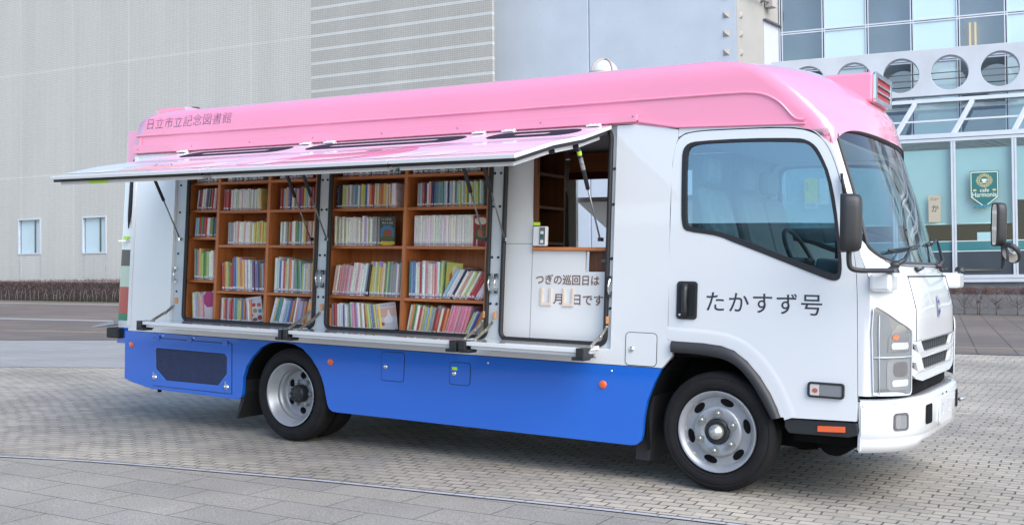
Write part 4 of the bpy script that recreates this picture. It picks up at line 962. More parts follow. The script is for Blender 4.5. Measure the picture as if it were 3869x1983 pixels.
for sg_ in (1, -1):
    fq = (lambda y, z, w: fb(y, z, w)) if sg_ > 0 else (lambda y, z, w: fb(2. - y, z, w))
    mb = MB(); mb.panel(den(rrect(.155, .445, .255, .545, .02), .03), [den(rrect(.166, .456, .244, .534, .015), .03)], .006, fq, .002); fo = P(mb, 'fog_light', mat('fog_rim', (.10, .10, .11), .5), bu)
    mb = MB(); mb.panel(den(rrect(.166, .456, .244, .534, .015), .03), t=0, fn=fq, w0=.0055); mb.mi = 1; mb.panel(den(rrect(.166, .456, .20, .534, .01), .03), t=0, fn=fq, w0=.0065); P(mb, 'lens', [LENSB, MATS['bowl_bright']], fo, recalc=False)
    mb = MB(); mb.panel(den(rrect(.02, .583, .27, .60, .008), .03), t=.006, fn=fq, w0=.002); P(mb, 'bumper_reflector', mat('white_reflector', (.70, .70, .73), .2, coat=1.), bu)
mb = MB(); mb.box((.50, .30, .52), (.80, WD - .30, .64)); mb.box((.70, .42, .50), (.985, WD - .42, .615)); P(mb, 'crossmember', DARK)

# --- cab door
DOOR = [(-.366, .90), (-.379, 1.696), (-.372, 1.95), (-.365, 2.04), (-.352, 2.11), (-.330, 2.152), (-.288, 2.177), (-.22, 2.186), (-.131, 2.189), (.246, 2.184), (.391, 2.174), (.483, 2.154), (.547, 2.116), (.590, 2.058), (.626, 1.98), (.655, 1.89), (.685, 1.80), (.725, 1.6), (.763, 1.371), (.773, 1.233), (.782, .95), (.79, .66), (.788, .502), (.43, .49), (.354, .488), (.334, .54), (.293, .619), (.227, .714), (.145, .801), (.063, .858), (-.02, .883), (-.137, .893), (-.32, .895)]
WO = [(-.302, 1.695), (-.308, 2.03), (-.300, 2.085), (-.270, 2.118), (-.208, 2.129), (.099, 2.131), (.413, 2.118), (.470, 2.103), (.520, 2.068), (.556, 2.011), (.607, 1.898), (.646, 1.72), (.672, 1.52), (.688, 1.373), (.682, 1.31), (.668, 1.292), (.640, 1.288), (.595, 1.299), (.274, 1.421), (.10, 1.485), (.027, 1.511), (-.03, 1.535), (-.10, 1.552), (-.254, 1.572), (-.285, 1.59), (-.297, 1.635)]
WI = [(-.270, 1.695), (-.277, 2.03), (-.266, 2.085), (-.231, 2.106), (-.129, 2.112), (.175, 2.109), (.435, 2.093), (.478, 2.075), (.507, 2.048), (.543, 1.991), (.587, 1.898), (.628, 1.70), (.655, 1.52), (.666, 1.40), (.668, 1.345), (.656, 1.322), (.573, 1.346), (.382, 1.416), (.117, 1.516), (.02, 1.55), (-.043, 1.567), (-.10, 1.578), (-.207, 1.593), (-.255, 1.607), (-.266, 1.64)]
WO, WI = smoothpoly(WO, 1), smoothpoly(WI, 1); DOOR = DOOR[:4] + smoothpoly(DOOR[4:16], 2, False) + DOOR[16:]
cn = Vector((.2, 1.4))
GAPD = [(p[0] * 1.0 + (.006 if p[0] > .2 else -.006), p[1] + (.005 if p[1] > 1.3 else -.002)) for p in DOOR]
for fs_, nm in ((side, 'near'), (far, 'far')):
    mb = MB(); mb.panel(DOOR, [WO], .035, fs_, 0.); d_ = P(mb, 'door', WHITE, bevel=.006)
    mb = MB(); mb.panel(WO, [WI], .022, fs_, -.004); P(mb, 'window_seal', BLACK, d_, bevel=.004)
    mb = MB(); mb.panel(WI, t=.004, fn=fs_, w0=.010); P(mb, 'window_glass', GLASS, d_)
    mb = MB(); mb.panel(GAPD, [[(c[0] + .03 * (cn.x - c[0]), c[1] + .03 * (cn.y - c[1])) for c in DOOR]], .01, fs_, .028); P(mb, 'door_gap', BLACK, d_)
    mb = MB(); mb.panel(rrect(-.314, 1.033, -.180, 1.266, .022), t=.012, fn=fs_, w0=-.009); hd = P(mb, 'door_handle', BLKP, d_, bevel=.004)
    mb = MB(); mb.panel(rrect(-.300, 1.05, -.194, 1.25, .02), t=.002, fn=fs_, w0=-.0105); P(mb, 'handle_cup', mat('cup_black', (.008, .008, .009), .5), hd)
    mb = MB(); mb.tube([fs_(-.258, 1.245, -.010), fs_(-.255, 1.21, -.026), fs_(-.254, 1.15, -.030), fs_(-.255, 1.09, -.026), fs_(-.258, 1.05, -.010)], [.02, .019, .017, .019, .02], 8); P(mb, 'grip', BLKP, hd)
    mb = MB(); mb.lathe([(-.013, 0), (-.013, .008), (-.008, .009)], fs_(-.29, 1.06, 0), 'y', 12); P(mb, 'keyhole', CHROME, hd)
    mb = MB(); mb.panel(rrect(.512, .620, .720, .708, .018), [rrect(.526, .632, .708, .697, .01)], .03, fs_, -.018); tl = P(mb, 'side_indicator', BLKP, d_, bevel=.004)
    mb = MB(); mb.panel([(.526, .632), (.580, .632), (.580, .697), (.526, .697)], t=.012, fn=fs_, w0=-.014); mb.mi = 1; mb.panel([(.584, .632), (.708, .632), (.708, .697), (.584, .697)], t=.012, fn=fs_, w0=-.014); mb.mi = 2; mb.panel(circ(.555, .66, .014, 12, .016), t=0, fn=fs_, w0=-.0155); P(mb, 'lens', [mat('pale_lens', (.62, .58, .57), .15, coat=1.), LENSB, mat('dim_red_bulb', (.45, .12, .08), .3)], tl)
    # flared wheel arch
    mb = MB()
    AO = [(-.338, .894), (-.137, .893), (-.02, .883), (.063, .858), (.145, .801), (.227, .714), (.293, .619), (.334, .539), (.356, .486)]
    AI = [(-.335, .828), (-.16, .826), (-.03, .815), (.055, .79), (.122, .745), (.188, .672), (.246, .585), (.285, .52), (.310, .475)]
    AO, AI = smoothpoly(AO, 2, False), smoothpoly(AI, 2, False)
    mb.grid([[fs_(x, z, .004) for x, z in AO], [fs_(x, z, -.022) for x, z in AO], [fs_((a[0] * .6 + b[0] * .4), (a[1] * .6 + b[1] * .4), -.036) for a, b in zip(AO, AI)], [fs_(x, z, -.030) for x, z in AI], [fs_(x - .005, z - .006, .03) for x, z in AI]]); P(mb, 'arch_flare', mat('flare_black', (.035, .036, .04), .5, bump=.1, bscale=300), d_)
CR = smoothpoly([(-.372, .955), (-.25, .953), (-.12, .950), (.02, .935), (.13, .895), (.235, .815), (.325, .70), (.385, .59), (.425, .492)], 2, False)
for fs_ in (side, far):
    mb = MB(); rows_ = []
    for k, (dn, w) in enumerate(((.03, .0004), (.012, -.0012), (0, -.0022), (-.015, -.0014), (-.05, .0004))):
        rr = []
        for i, p in enumerate(CR):
            a = Vector(CR[max(i - 1, 0)]); b = Vector(CR[min(i + 1, len(CR) - 1)]); t_ = (b - a).normalized(); rr.append(fs_(p[0] - t_.y * dn, p[1] + t_.x * dn, w))
        rows_.append(rr)
    mb.grid(rows_); P(mb, 'arch_crease', WHITE)
mb = MB(); text(mb, 'たかすず号', .702, .122, lambda u, v: side(-.121 + u, 1.086 + v, -.0012), space=1.12, offset=.004); P(mb, 'lettering', INK, recalc=False)
# cab shell between door, pillar and roof
CSH = [(-.372, .89), (-.5, .89), (-.5, 2.262), (-.33, 2.262), (.60, 2.262), (.60, 2.06), (.70, 1.80), (.77, 1.35), (.80, .66), (.80, .48)]
mb = MB(); mb.panel([(-.335, 2.215), (-.30, 2.222), (.46, 2.20), (.55, 2.165), (.62, 2.10), (.63, 2.00), (.596, 2.066), (.553, 2.124), (.487, 2.162), (.393, 2.181), (.247, 2.191), (-.131, 2.196), (-.22, 2.193), (-.292, 2.184), (-.337, 2.16)], t=.03, fn=side, w0=.004); P(mb, 'roof_rail', WHITE)
mb = MB(); mb.panel([(-.335, 2.215), (-.30, 2.222), (.46, 2.20), (.55, 2.165), (.62, 2.10), (.63, 2.00), (.596, 2.066), (.553, 2.124), (.487, 2.162), (.393, 2.181), (.247, 2.191), (-.131, 2.196), (-.22, 2.193), (-.292, 2.184), (-.337, 2.16)], t=.03, fn=far, w0=.004); P(mb, 'roof_rail', WHITE)
# step under the door
for fs_ in (side, far):
    mb = MB(); mb.panel([(.372, .482), (.79, .492), (.80, .45), (.79, .42), (.74, .405), (.40, .398), (.376, .43)], t=.22, fn=fs_, w0=.012); st = P(mb, 'step', BLKP, bevel=.008)
    mb = MB(); mb.panel([(.569, .424), (.725, .433), (.725, .466), (.569, .457)], t=.012, fn=fs_, w0=.004); P(mb, 'step_reflector', ORANGE, st, bevel=.002)
    mb = MB()
    for i in range(24): p = fs_(.39 + i * .0165, .484 + .0004 * i, .06); mb.box((p[0] - .004, p[1] - .04, p[2]), (p[0] + .004, p[1] + .04, p[2] + .008))
    P(mb, 'tread', BLKP, st)

# --- cab interior
mb = MB(); mb.box((-.33, .10, 2.15), (.52, WD - .10, 2.165)); P(mb, 'headliner', mat('pale_headliner', (.62, .63, .63), .8))
mb = MB(); mb.box((-.36, .06, .80), (.75, WD - .06, .84)); P(mb, 'cab_floor', DARK)
for y in (.38, 1.05, 1.55):
    mb = MB(); mb.box((-.18, y - .25, 1.12), (.30, y + .25, 1.26)); mb.add([(-.18, y - .25, 1.22), (-.02, y - .25, 1.22), (-.20, y - .22, 1.86), (-.30, y - .22, 1.86), (-.18, y + .25, 1.22), (-.02, y + .25, 1.22), (-.20, y + .22, 1.86), (-.30, y + .22, 1.86)], [(0, 1, 2, 3), (4, 7, 6, 5), (0, 4, 5, 1), (1, 5, 6, 2), (2, 6, 7, 3), (3, 7, 4, 0)])
    mb.box((-.30, y - .13, 1.88), (-.20, y + .13, 2.06)); P(mb, 'seat', SEAT if y < .5 else INT, bevel=.05)
mb = MB(); mb.tube([Vector((.36, .38, 1.40)) + Vector((.10 * math.sin(a) * -1, .21 * math.cos(a), .19 * math.sin(a))) for a in [2 * math.pi * i / 28 for i in range(28)]], .014, 8, closed=True); mb.tube([(.36, .38, 1.40), (.50, .38, 1.26)], .03, 8); mb.tube([(.36, .18, 1.40), (.36, .58, 1.40)], .02, 8); P(mb, 'steering_wheel', BLKP)
mb = MB(); mb.add([(.45, .1, 1.0), (.78, .1, 1.0), (.80, .1, 1.38), (.52, .1, 1.42), (.45, WD - .1, 1.0), (.78, WD - .1, 1.0), (.80, WD - .1, 1.38), (.52, WD - .1, 1.42)], [(0, 1, 2, 3), (4, 7, 6, 5), (0, 4, 5, 1), (1, 5, 6, 2), (2, 6, 7, 3), (3, 7, 4, 0)]); P(mb, 'dashboard', INT, bevel=.02)
mb = MB(); mb.box((.40, .95, 1.42), (.43, 1.14, 1.54)); P(mb, 'navigation_screen', mat('screen_black', (.01, .01, .012), .15), bevel=.006)
mb = MB(); mb.box((-.52, 1.5, .8), (-.49, WD - .08, 2.28)); P(mb, 'bulkhead', INT)

# --- pink roof shell
XF = [(2.05, .722), (2.18, .720), (2.27, .715), (2.36, .69), (2.45, .61), (2.54, .48), (2.60, .36), (2.64, .20), (2.66, .04), (2.672, -.15)]
KF = [(2.05, .10), (2.18, .107), (2.33, .26), (2.45, .30), (2.55, .29), (2.672, .36)]
XR = [(2.2, -5.46), (2.415, -5.445), (2.50, -5.435), (2.55, -5.415), (2.597, -5.355), (2.63, -5.25), (2.655, -5.12), (2.672, -4.95)]
INS = [(2.50, 0), (2.53, .002), (2.56, .010), (2.585, .024), (2.61, .048), (2.63, .085), (2.648, .14), (2.66, .21), (2.672, .34)]
ZTP = 2.672
def zb(x): return interp(x, [(-.63, 2.262), (-.61, 2.262), (-.346, 2.216), (.2, 2.199), (.40, 2.192), (.455, 2.183), (.50, 2.162), (.547, 2.130), (.59, 2.080), (.615, 2.066)])
NS, NF = 60, 36
base = []
tt = [0, .06, .14, .24, .34, .44, .52, .60, .67, .74, .80, .85, .895, .93, .96, .985, 1.0]
def contour(t):
    out = []
    xs0 = interp(2.18, XF) - interp(2.18, KF)
    for i in range(NS + 1):
        s = i / NS; xb = -5.46 + (xs0 + 5.46) * s; z0 = zb(xb); z = z0 + (ZTP - z0) * t
        x1 = interp(z, XF) - interp(z, KF); x0 = interp(z, XR); out.append((x0 + (x1 - x0) * s, ys(z) + interp(z, INS), z))
    for i in range(1, NF):
        u = -1 + 2 * i / NF; z0 = 2.182 - .115 * abs(u) ** 9; z = z0 + (ZTP - z0) * t; h = WD / 2 - ys(z) - interp(z, INS)
        out.append((interp(z, XF) - interp(z, KF) * abs(u) ** 2.6, WD / 2 + u * h, z))
    for i in range(NS + 1):
        p = out[NS - i]; out.append((p[0], WD - p[1], p[2]))
    return out
C_ = [contour(t) for t in tt]
mb = MB(); mb.grid(C_, close_u=True); k0 = len(C_[0])
top = C_[-1]
mb.add([(p[0], p[1], p[2]) for p in top], [], False)
nb_ = len(mb.v) - k0
for i in range(NS + NF // 2):
    a, b = i, i + 1; c, d = k0 - 1 - b, k0 - 1 - a
    if a != d and b != c: mb.f.append([nb_ + a, nb_ + b, nb_ + c, nb_ + d]); mb.m.append(0); mb.sm.append(True)
roof = P(mb, 'roof_shell', PINK)
mb = MB()
rib = [(-5.455, 2.425), (-4, 2.418), (-2, 2.412), (-.458, 2.412), (.02, 2.411), (.122, 2.407), (.211, 2.390), (.293, 2.343), (.34, 2.295), (.372, 2.255), (.405, 2.228), (.45, 2.222)]
rib = smoothpoly(rib, 1, False)
mb.grid([[side(x, z + .010, .0) for x, z in rib], [side(x, z + .002, -.012) for x, z in rib], [side(x, z - .006, -.010) for x, z in rib], [side(x, z - .012, .0) for x, z in rib]]); P(mb, 'roof_rib', PINK, roof)
mb = MB(); mb.panel([(-5.46, 2.268), (-.625, 2.268), (-.613, 2.28), (-.613, 2.318), (-.83, 2.338), (-5.46, 2.343)], t=.03, fn=side, w0=-.026); P(mb, 'roof_rail', PINK, roof, bevel=.005)
mb = MB(); mb.panel([(-.612, 2.266), (-.345, 2.217), (.46, 2.195), (.46, 2.207), (-.34, 2.234), (-.612, 2.288)], t=.02, fn=side, w0=-.012); P(mb, 'drip_moulding', PINK, roof, bevel=.004)
mb = MB(); mb.panel([(-5.40, 2.345), (-5.385, 2.345), (-5.385, 2.412), (-5.40, 2.412)], t=.012, fn=side, w0=-.010); P(mb, 'rail_end_post', PINK, roof)
mb = MB()
for i in range(8):
    mb.lathe([(-.004, 0), (-.004, .005), (0, .006)], side(-5.40 + i * .68, 2.305, -.026), 'y', 8)
P(mb, 'rail_screw', mat('pink_screw', (.45, .18, .28), .4, metal=.3), roof)
mb = MB(); text(mb, '日立市立記念図書館', 1.03, .096, lambda u, v: side(-5.325 + u + .16 * v, 2.477 + v, -.0015), space=1.05, offset=-.012); P(mb, 'lettering', BLUEINK, roof, recalc=False)
# red marker lamp box at the centre of the roof front, its twin at the back
mb = MB(); mb.box((.20, .80, 2.415), (.665, 1.27, 2.605)); lb = P(mb, 'roof_lamp', PINK, roof, bevel=.018)
mb = MB(); mb.panel(rrect(.805, 2.415, 1.265, 2.605, .02), [rrect(.855, 2.445, 1.215, 2.575, .015)], .016, lambda u, v, w: (.664 + w, u, v)); mb.mi = 0
P(mb, 'lamp_frame', CHROME, lb, bevel=.004)
mb = MB(); mb.panel(rrect(.855, 2.445, 1.215, 2.575, .015), t=.004, fn=lambda u, v, w: (.662 + w, u, v)); P(mb, 'lens', RED, lb)
mb = MB()
for z in (2.490, 2.532): mb.box((.667, .85, z - .0065), (.678, 1.22, z + .0065))
P(mb, 'lamp_bar', CHROME, lb, bevel=.003)
mb = MB(); mb.box((-5.72, .50, 2.58), (-5.33, .95, 2.738)); mb.mi = 1; mb.lathe([(0, .05), (.02, .05), (.03, .03), (.03, 0)], (-5.45, .72, 2.736), 'z', 16); P(mb, 'rear_roof_lamp', [PINK, BLACK], roof, bevel=.015)
# roof ventilator
mb = MB(); c_ = Vector((-1.145, .62, 2.705))
mb.lathe([(-.08, .10), (-.01, .10), (-.01, .114), (.012, .114), (.012, .104)], c_, 'z', 28); mb.mi = 1; mb.lathe([(.10 * math.sin(a), .10 * math.cos(a)) for a in [R(90) * i / 8 for i in range(9)]], c_, 'z', 28); mb.mi = 0
for az in (R(60), R(150)):
    mb.tube([c_ + Vector((.106 * math.cos(t) * math.cos(az), .106 * math.cos(t) * math.sin(az), .106 * math.sin(t))) for t in [math.pi * i / 16 for i in range(17)]], .008, 6)
P(mb, 'roof_ventilator', [mat('taupe_plastic', (.42, .37, .33), .5), mat('dome_plastic', (.62, .70, .82), .2, coat=.5)], roof)

# --- mirrors, aerial, wipers
def mirror(par, c, hx, hy, hz, ang):
    mb = MB(); pts = []
    n = 24; rows_ = []
    for k, (dx, sc) in enumerate(((-.5, .90), (-.46, 1.0), (-.2, 1.0), (.15, .97), (.36, .86), (.47, .62), (.5, .3))):
        rows_.append([(dx * 2 * hx, sc * hy * math.copysign(abs(math.cos(t)) ** .42, math.cos(t)), sc ** .35 * hz * math.copysign(abs(math.sin(t)) ** .5, math.sin(t))) for t in [2 * math.pi * i / n for i in range(n)]])
    M = Matrix.Translation(c) @ Matrix.Rotation(ang, 4, 'Z')
    rows_ = [[tuple(M @ Vector(p)) for p in r] for r in rows_]
    mb.grid(rows_, close_u=True); mb.add(rows_[-1], [tuple(range(n))], True); o = P(mb, 'mirror', BLKP, par)
    mb = MB(); mb.add([tuple(M @ Vector((-.5 * 2 * hx + .004, .86 * hy * math.copysign(abs(math.cos(t)) ** .42, math.cos(t)), .93 * hz * math.copysign(abs(math.sin(t)) ** .5, math.sin(t))))) for t in [2 * math.pi * i / n for i in range(n)]], [tuple(range(n))]); P(mb, 'mirror_glass', mat('mirror_silver', (.9, .9, .9), .03, metal=1.), o, recalc=False)
    return o
WM = lambda pts: smoothpoly(pts, 2, False)
mb = MB(); mb.tube(WM([(.975, .03, 1.352), (.90, -.10, 1.350), (.84, -.19, 1.348), (.80, -.215, 1.358), (.790, -.22, 1.39), (.790, -.22, 1.47)]), .0145, 10); arm = P(mb, 'mirror_arm', BLKP)
mb = MB(); mb.lathe([(0, .038), (.02, .034), (.034, .02), (.038, 0)], (.965, .04, 1.338), 'z', 18); P(mb, 'arm_dome', BLKP, arm)
mirror(arm, (.797, -.21, 1.607), .058, .088, .160, R(14))
mb = MB(); mb.tube(WM([(1.02, 1.96, 1.355), (1.12, 2.05, 1.356), (1.22, 2.20, 1.36), (1.245, 2.26, 1.365), (1.25, 2.27, 1.40), (1.245, 2.27, 1.55)]), .0145, 10); arm2 = P(mb, 'mirror_arm', BLKP)
mb = MB(); mb.lathe([(0, .038), (.02, .034), (.034, .02), (.038, 0)], (1.01, 1.95, 1.348), 'z', 18); P(mb, 'arm_dome', BLKP, arm2)
mirror(arm2, (1.222, 2.26, 1.69), .040, .075, .158, R(24))
mb = MB(); M = Matrix.Translation((1.31, 2.20, 1.485)) @ Matrix.Rotation(R(-22), 4, 'Z') @ Matrix.Rotation(R(38), 4, 'X')
mb.lathe([(-.02, 0), (-.022, .06), (-.012, .084), (.01, .086), (.03, .06), (.04, 0)], (0, 0, 0), 'y', 26); mb.v = [tuple(M @ Vector((v[0] * .8, v[1], v[2]))) for v in mb.v]; um = P(mb, 'under_mirror', BLKP, arm2)
mb = MB(); mb.lathe([(-.0245, 0), (-.0235, .04), (-.0205, .066)], (0, 0, 0), 'y', 26); mb.v = [tuple(M @ Vector((v[0] * .8, v[1] - .003, v[2]))) for v in mb.v]; P(mb, 'mirror_glass', MATS['mirror_silver'], um)
for y0, y1, x0, x1 in ((-.0, .19, .845, .965), (1.81, 2.01, .86, 1.03)):
    mb = MB(); mb.box((x0, y0, 1.232), (x1, y1, 1.338)); P(mb, 'arm_bracket', WHITE, bevel=.02)
mb = MB(); mb.tube([side(.679, 1.895, -.03), side(.692, 1.83, -.03), side(.702, 1.78, -.03)], [.006, .010, .013], 8); mb.tube([side(.676, 1.90, -.012), side(.69, 1.79, -.012), side(.712, 1.72, -.012)], .008, 8); P(mb, 'aerial', BLACK)
for (b0, tip, e0, e1) in (((.28, 1.372), (.55, 1.478), (-.62, 1.462), (-.05, 1.485)), ((1.30, 1.372), (1.55, 1.54), (.40, 1.47), (.80, 1.58))):
    uz = lambda y, z, o: F((y - 1.) / hw(z), z, o)
    mb = MB(); mb.tube([uz(b0[0], b0[1], .02), uz(b0[0] + .1, b0[1] + .03, .05), uz(*tip, .045)], [.016, .012, .007], 8); mb.lathe([(-.02, .018), (.02, .018), (.025, 0)], uz(b0[0], b0[1], .02), 'x', 12)
    c = tip; d = .30; mb.tube([uz(c[0] - d, c[1] - .02, .030), uz(c[0] - d / 2, c[1] - .01, .036), uz(c[0], c[1], .04), uz(c[0] + d / 2, c[1] + .012, .036), uz(c[0] + d, c[1] + .02, .030)], .007, 6); mb.tube([uz(c[0] - d, c[1] - .03, .012), uz(c[0], c[1] - .012, .012), uz(c[0] + d, c[1] + .008, .012)], .006, 6)
    P(mb, 'wiper', BLKP)
mb = MB()
for y in (.62, 1.42):
    p = Vector(F((y - 1) / hw(1.355), 1.355, .0)); mb.tube([p, p + Vector((.03, .0, .004))], [.02, .008], 10); mb.tube([p + Vector((.03, 0, .004)), p + Vector((.035, .06, .014))], .007, 8)
P(mb, 'washer_nozzle', BLKP)

# --- wheels
TR = .362
def tyre(par, c, w):
    mb = MB(); prof = [(.03, .245), (.012, .262), (.0, .29), (.004, .318), (.016, .338), (.026, TR - .010), (.040, TR - .003), (.06, TR), (w / 2, TR + .001), (w - .06, TR), (w - .03, TR - .008), (w - .004, .318), (w, .29), (w - .012, .262), (w - .03, .245)]
    mb.lathe(prof, c, 'y', 72)
    for r_ in (.330, .272): mb.lathe([(.008, r_ + .004), (.004, r_), (.008, r_ - .004)], c, 'y', 72)
    return mb
def disc(mb, c, y, ro, ri, holes):
    mb.panel(circ(0, 0, ro, 48), ([circ(0, 0, ri, 32)] if ri else []) + holes, .008, lambda u, v, w: (c[0] + u, c[1] + y + w, c[2] + v))
def ell_hole(a, r, rw, rh):
    ca, sa = math.cos(a), math.sin(a); out = []
    for i in range(16):
        t = 2 * math.pi * i / 16; p, q = r + rh * math.cos(t), rw * math.sin(t); out.append((ca * p - sa * q, sa * p + ca * q))
    return out
def hexnut(mb, p, r, h, rot=0):
    pts = [(r * math.cos(R(60 * i) + rot), r * math.sin(R(60 * i) + rot)) for i in range(6)]
    mb.panel(pts, t=h, fn=lambda u, v, w: (p[0] + u, p[1] - w, p[2] + v)); mb.lathe([(-h - .008, 0), (-h - .008, r * .45), (-h, r * .5)], p, 'y', 10)
def front_wheel(cx, cz, y, flip):
    nonlocal_root = thing('w', '', '') if 0 else None
    wr = bpy.data.objects.new('wheel', None); COL.objects.link(wr); wr.parent = T
    fl_ = (lambda x, yy, z: (x, y + yy, z)) if not flip else (lambda x, yy, z: (x, WD - y - yy, z))
    c = (cx, 0, cz)
    tyre(wr, c, .20).build('tyre', TYRE, wr, fn=fl_)
    mb = MB(); mb.lathe([(.012, .243), (.006, .247), (.004, .243), (.014, .232), (.022, .224), (.030, .214), (.05, .208), (.12, .205), (.17, .215)], c, 'y', 64); mb.lathe([(.012, .243), (.03, .246)], c, 'y', 64)
    disc(mb, c, .050, .208, .150, [ell_hole(R(14 + 60 * k), .1815, .045, .0235) for k in range(6)])
    mb.lathe([(.052, .158), (.035, .154), (.026, .148), (.022, .140), (.020, .08), (.026, .078)], c, 'y', 64)
    mb.build('rim', STEEL, wr, fn=fl_)
    mb = MB()
    for k in range(6): a = R(25 + 60 * k); hexnut(mb, (cx + .114 * math.cos(a), .020, cz + .114 * math.sin(a)), .028, .020, a)
    mb.build('wheel_nut', mat('zinc_nut', (.40, .42, .41), .3, metal=.8), wr, fn=fl_)
    mb = MB(); mb.lathe([(.03, .079), (.015, .074), (.012, .06), (.018, .05), (.018, .045)], c, 'y', 40)
    for k in range(16): a = R(22.5 * k); mb.box((cx + .062 * math.cos(a) - .004, .008, cz + .062 * math.sin(a) - .004), (cx + .062 * math.cos(a) + .004, .02, cz + .062 * math.sin(a) + .004))
    mb.build('hub', BLKP, wr, fn=fl_)
    mb = MB(); mb.lathe([(.018, .046), (-.006, .044), (-.010, .040), (-.014, .033), (-.034, .026), (-.042, .012), (-.043, 0)], c, 'y', 32); mb.build('hub_cap', mat('galvanised_cap', (.50, .53, .52), .3, metal=.7), wr, fn=fl_)
    mb = MB(); mb.lathe([(.058, .2), (.058, 0)], c, 'y', 40); mb.build('brake_drum', DARK, wr, fn=fl_)
    return wr
def rear_wheel(cx, cz, y, flip):
    wr = bpy.data.objects.new('wheel', None); COL.objects.link(wr); wr.parent = T
    fl_ = (lambda x, yy, z: (x, y + yy, z)) if not flip else (lambda x, yy, z: (x, WD - y - yy, z))
    c = (cx, 0, cz)
    tyre(wr, c, .195).build('tyre', TYRE, wr, fn=fl_); tyre(wr, (cx, .215, cz), .195).build('tyre', TYRE, wr, fn=fl_)
    mb = MB(); mb.lathe([(.014, .241), (.006, .247), (.004, .243), (.012, .232), (.030, .226), (.040, .214), (.060, .210), (.072, .196), (.088, .192), (.094, .199), (.102, .199), (.108, .188), (.135, .185), (.150, .180), (.158, .172)], c, 'y', 64)
    disc(mb, c, .158, .178, .0, [ell_hole(R(30 + 60 * k), .138, .033, .028) for k in range(6)])
    mb.lathe([(.158, .108), (.150, .104), (.148, .09), (.148, .0)], c, 'y', 48); mb.build('rim', STEEL, wr, fn=fl_)
    mb = MB()
    for k in range(6): a = R(60 * k); hexnut(mb, (cx + .095 * math.cos(a), .148, cz + .095 * math.sin(a)), .021, .022, a)
    mb.build('wheel_nut', MATS['zinc_nut'], wr, fn=fl_)
    mb = MB(); mb.lathe([(.148, .07), (.09, .068), (.08, .062), (.074, .055), (.072, 0)], c, 'y', 32)
    for k in range(8): a = R(45 * k); mb.lathe([(-.012, 0), (-.012, .008), (0, .008)], (cx + .052 * math.cos(a), .076, cz + .052 * math.sin(a)), 'y', 8)
    mb.build('hub', BLKP, wr, fn=fl_)
    mb = MB(); mb.lathe([(.17, .178), (.17, 0)], c, 'y', 40); mb.build('brake_drum', DARK, wr, fn=fl_)
    return wr
front_wheel(-.046, .3605, .015, False); front_wheel(-.046, .3605, .015, True)
rear_wheel(-3.532, .3135, .005, False); rear_wheel(-3.532, .3135, .005, True)
# --- underbody: wheel boxes, chassis, mudflaps
for fs_ in (side, far):
    mb = MB(); RA = [(x, z) for x, z in SK[8:26]]; mb.grid([[fs_(x, z, .036) for x, z in RA], [fs_(x, z + .004, .55) for x, z in RA]], smooth=True); mb.panel([(-4.2, .2), (-3.0, .2), (-3.0, .76), (-4.2, .76)], t=.01, fn=fs_, w0=.55); P(mb, 'mudguard', DARK)
    mb = MB(); FA = [(-.50, .2), (-.516, .41), (-.497, .51), (-.456, .618), (-.39, .73), (-.31, .80), (-.15, .83), (-.03, .82), (.055, .795), (.122, .75), (.188, .675), (.246, .59), (.285, .525), (.34, .40)]
    mb.grid([[fs_(x, z, .04) for x, z in FA], [fs_(x, z + .003, .45) for x, z in FA]]); mb.panel([(-.56, .25), (.45, .25), (.45, .86), (-.56, .86)], t=.01, fn=fs_, w0=.45)
    P(mb, 'mudguard', DARK); mb = MB(); mb.panel([(-.60, .13), (-.50, .13), (-.48, .75), (-.58, .75)], t=.32, fn=fs_, w0=.08); P(mb, 'mudflap', BLACK); mb = MB()
    mb.panel([(-4.135, .075), (-4.115, .075), (-4.02, .30), (-4.04, .45), (-4.06, .45), (-4.07, .28)], t=.42, fn=fs_, w0=.04); P(mb, 'mudflap', BLACK)
mb = MB()
for y in (.62, 1.30): mb.box((-5.3, y, .46), (.9, y + .08, .62))
mb.box((-5.42, .1, .70), (-.4, WD - .1, .765)); mb.box((-2.7, .25, .26), (-1.2, .6, .6)); mb.box((-.5, .55, .33), (.5, 1.45, .8)); mb.box((-5.0, .06, .28), (-4.2, .5, .68)); mb.tube([(-.046, .2, .36), (-.046, WD - .2, .36)], .05); mb.tube([(-3.532, .3, .315), (-3.532, WD - .3, .315)], .07); mb.lathe([(-.16, .05), (-.12, .15), (.12, .15), (.16, .05)], (-3.532, 1.0, .315), 'y', 20)
mb.box((.38, .18, .33), (.78, .5, .45)); mb.lathe([(0, .0), (0, .11), (.3, .11), (.3, 0)], (.60, .26, .36), 'y', 20)
mb.box((-5.17, .1, .20), (-5.15, .13, .26)); mb.tube([(-1.6, .25, .26), (-1.55, .22, .21), (-1.5, .25, .21)], .008, 6); mb.tube([(-2.4, .25, .27), (-2.36, .2, .205), (-2.3, .22, .205)], .01, 6)
P(mb, 'chassis', DARK)

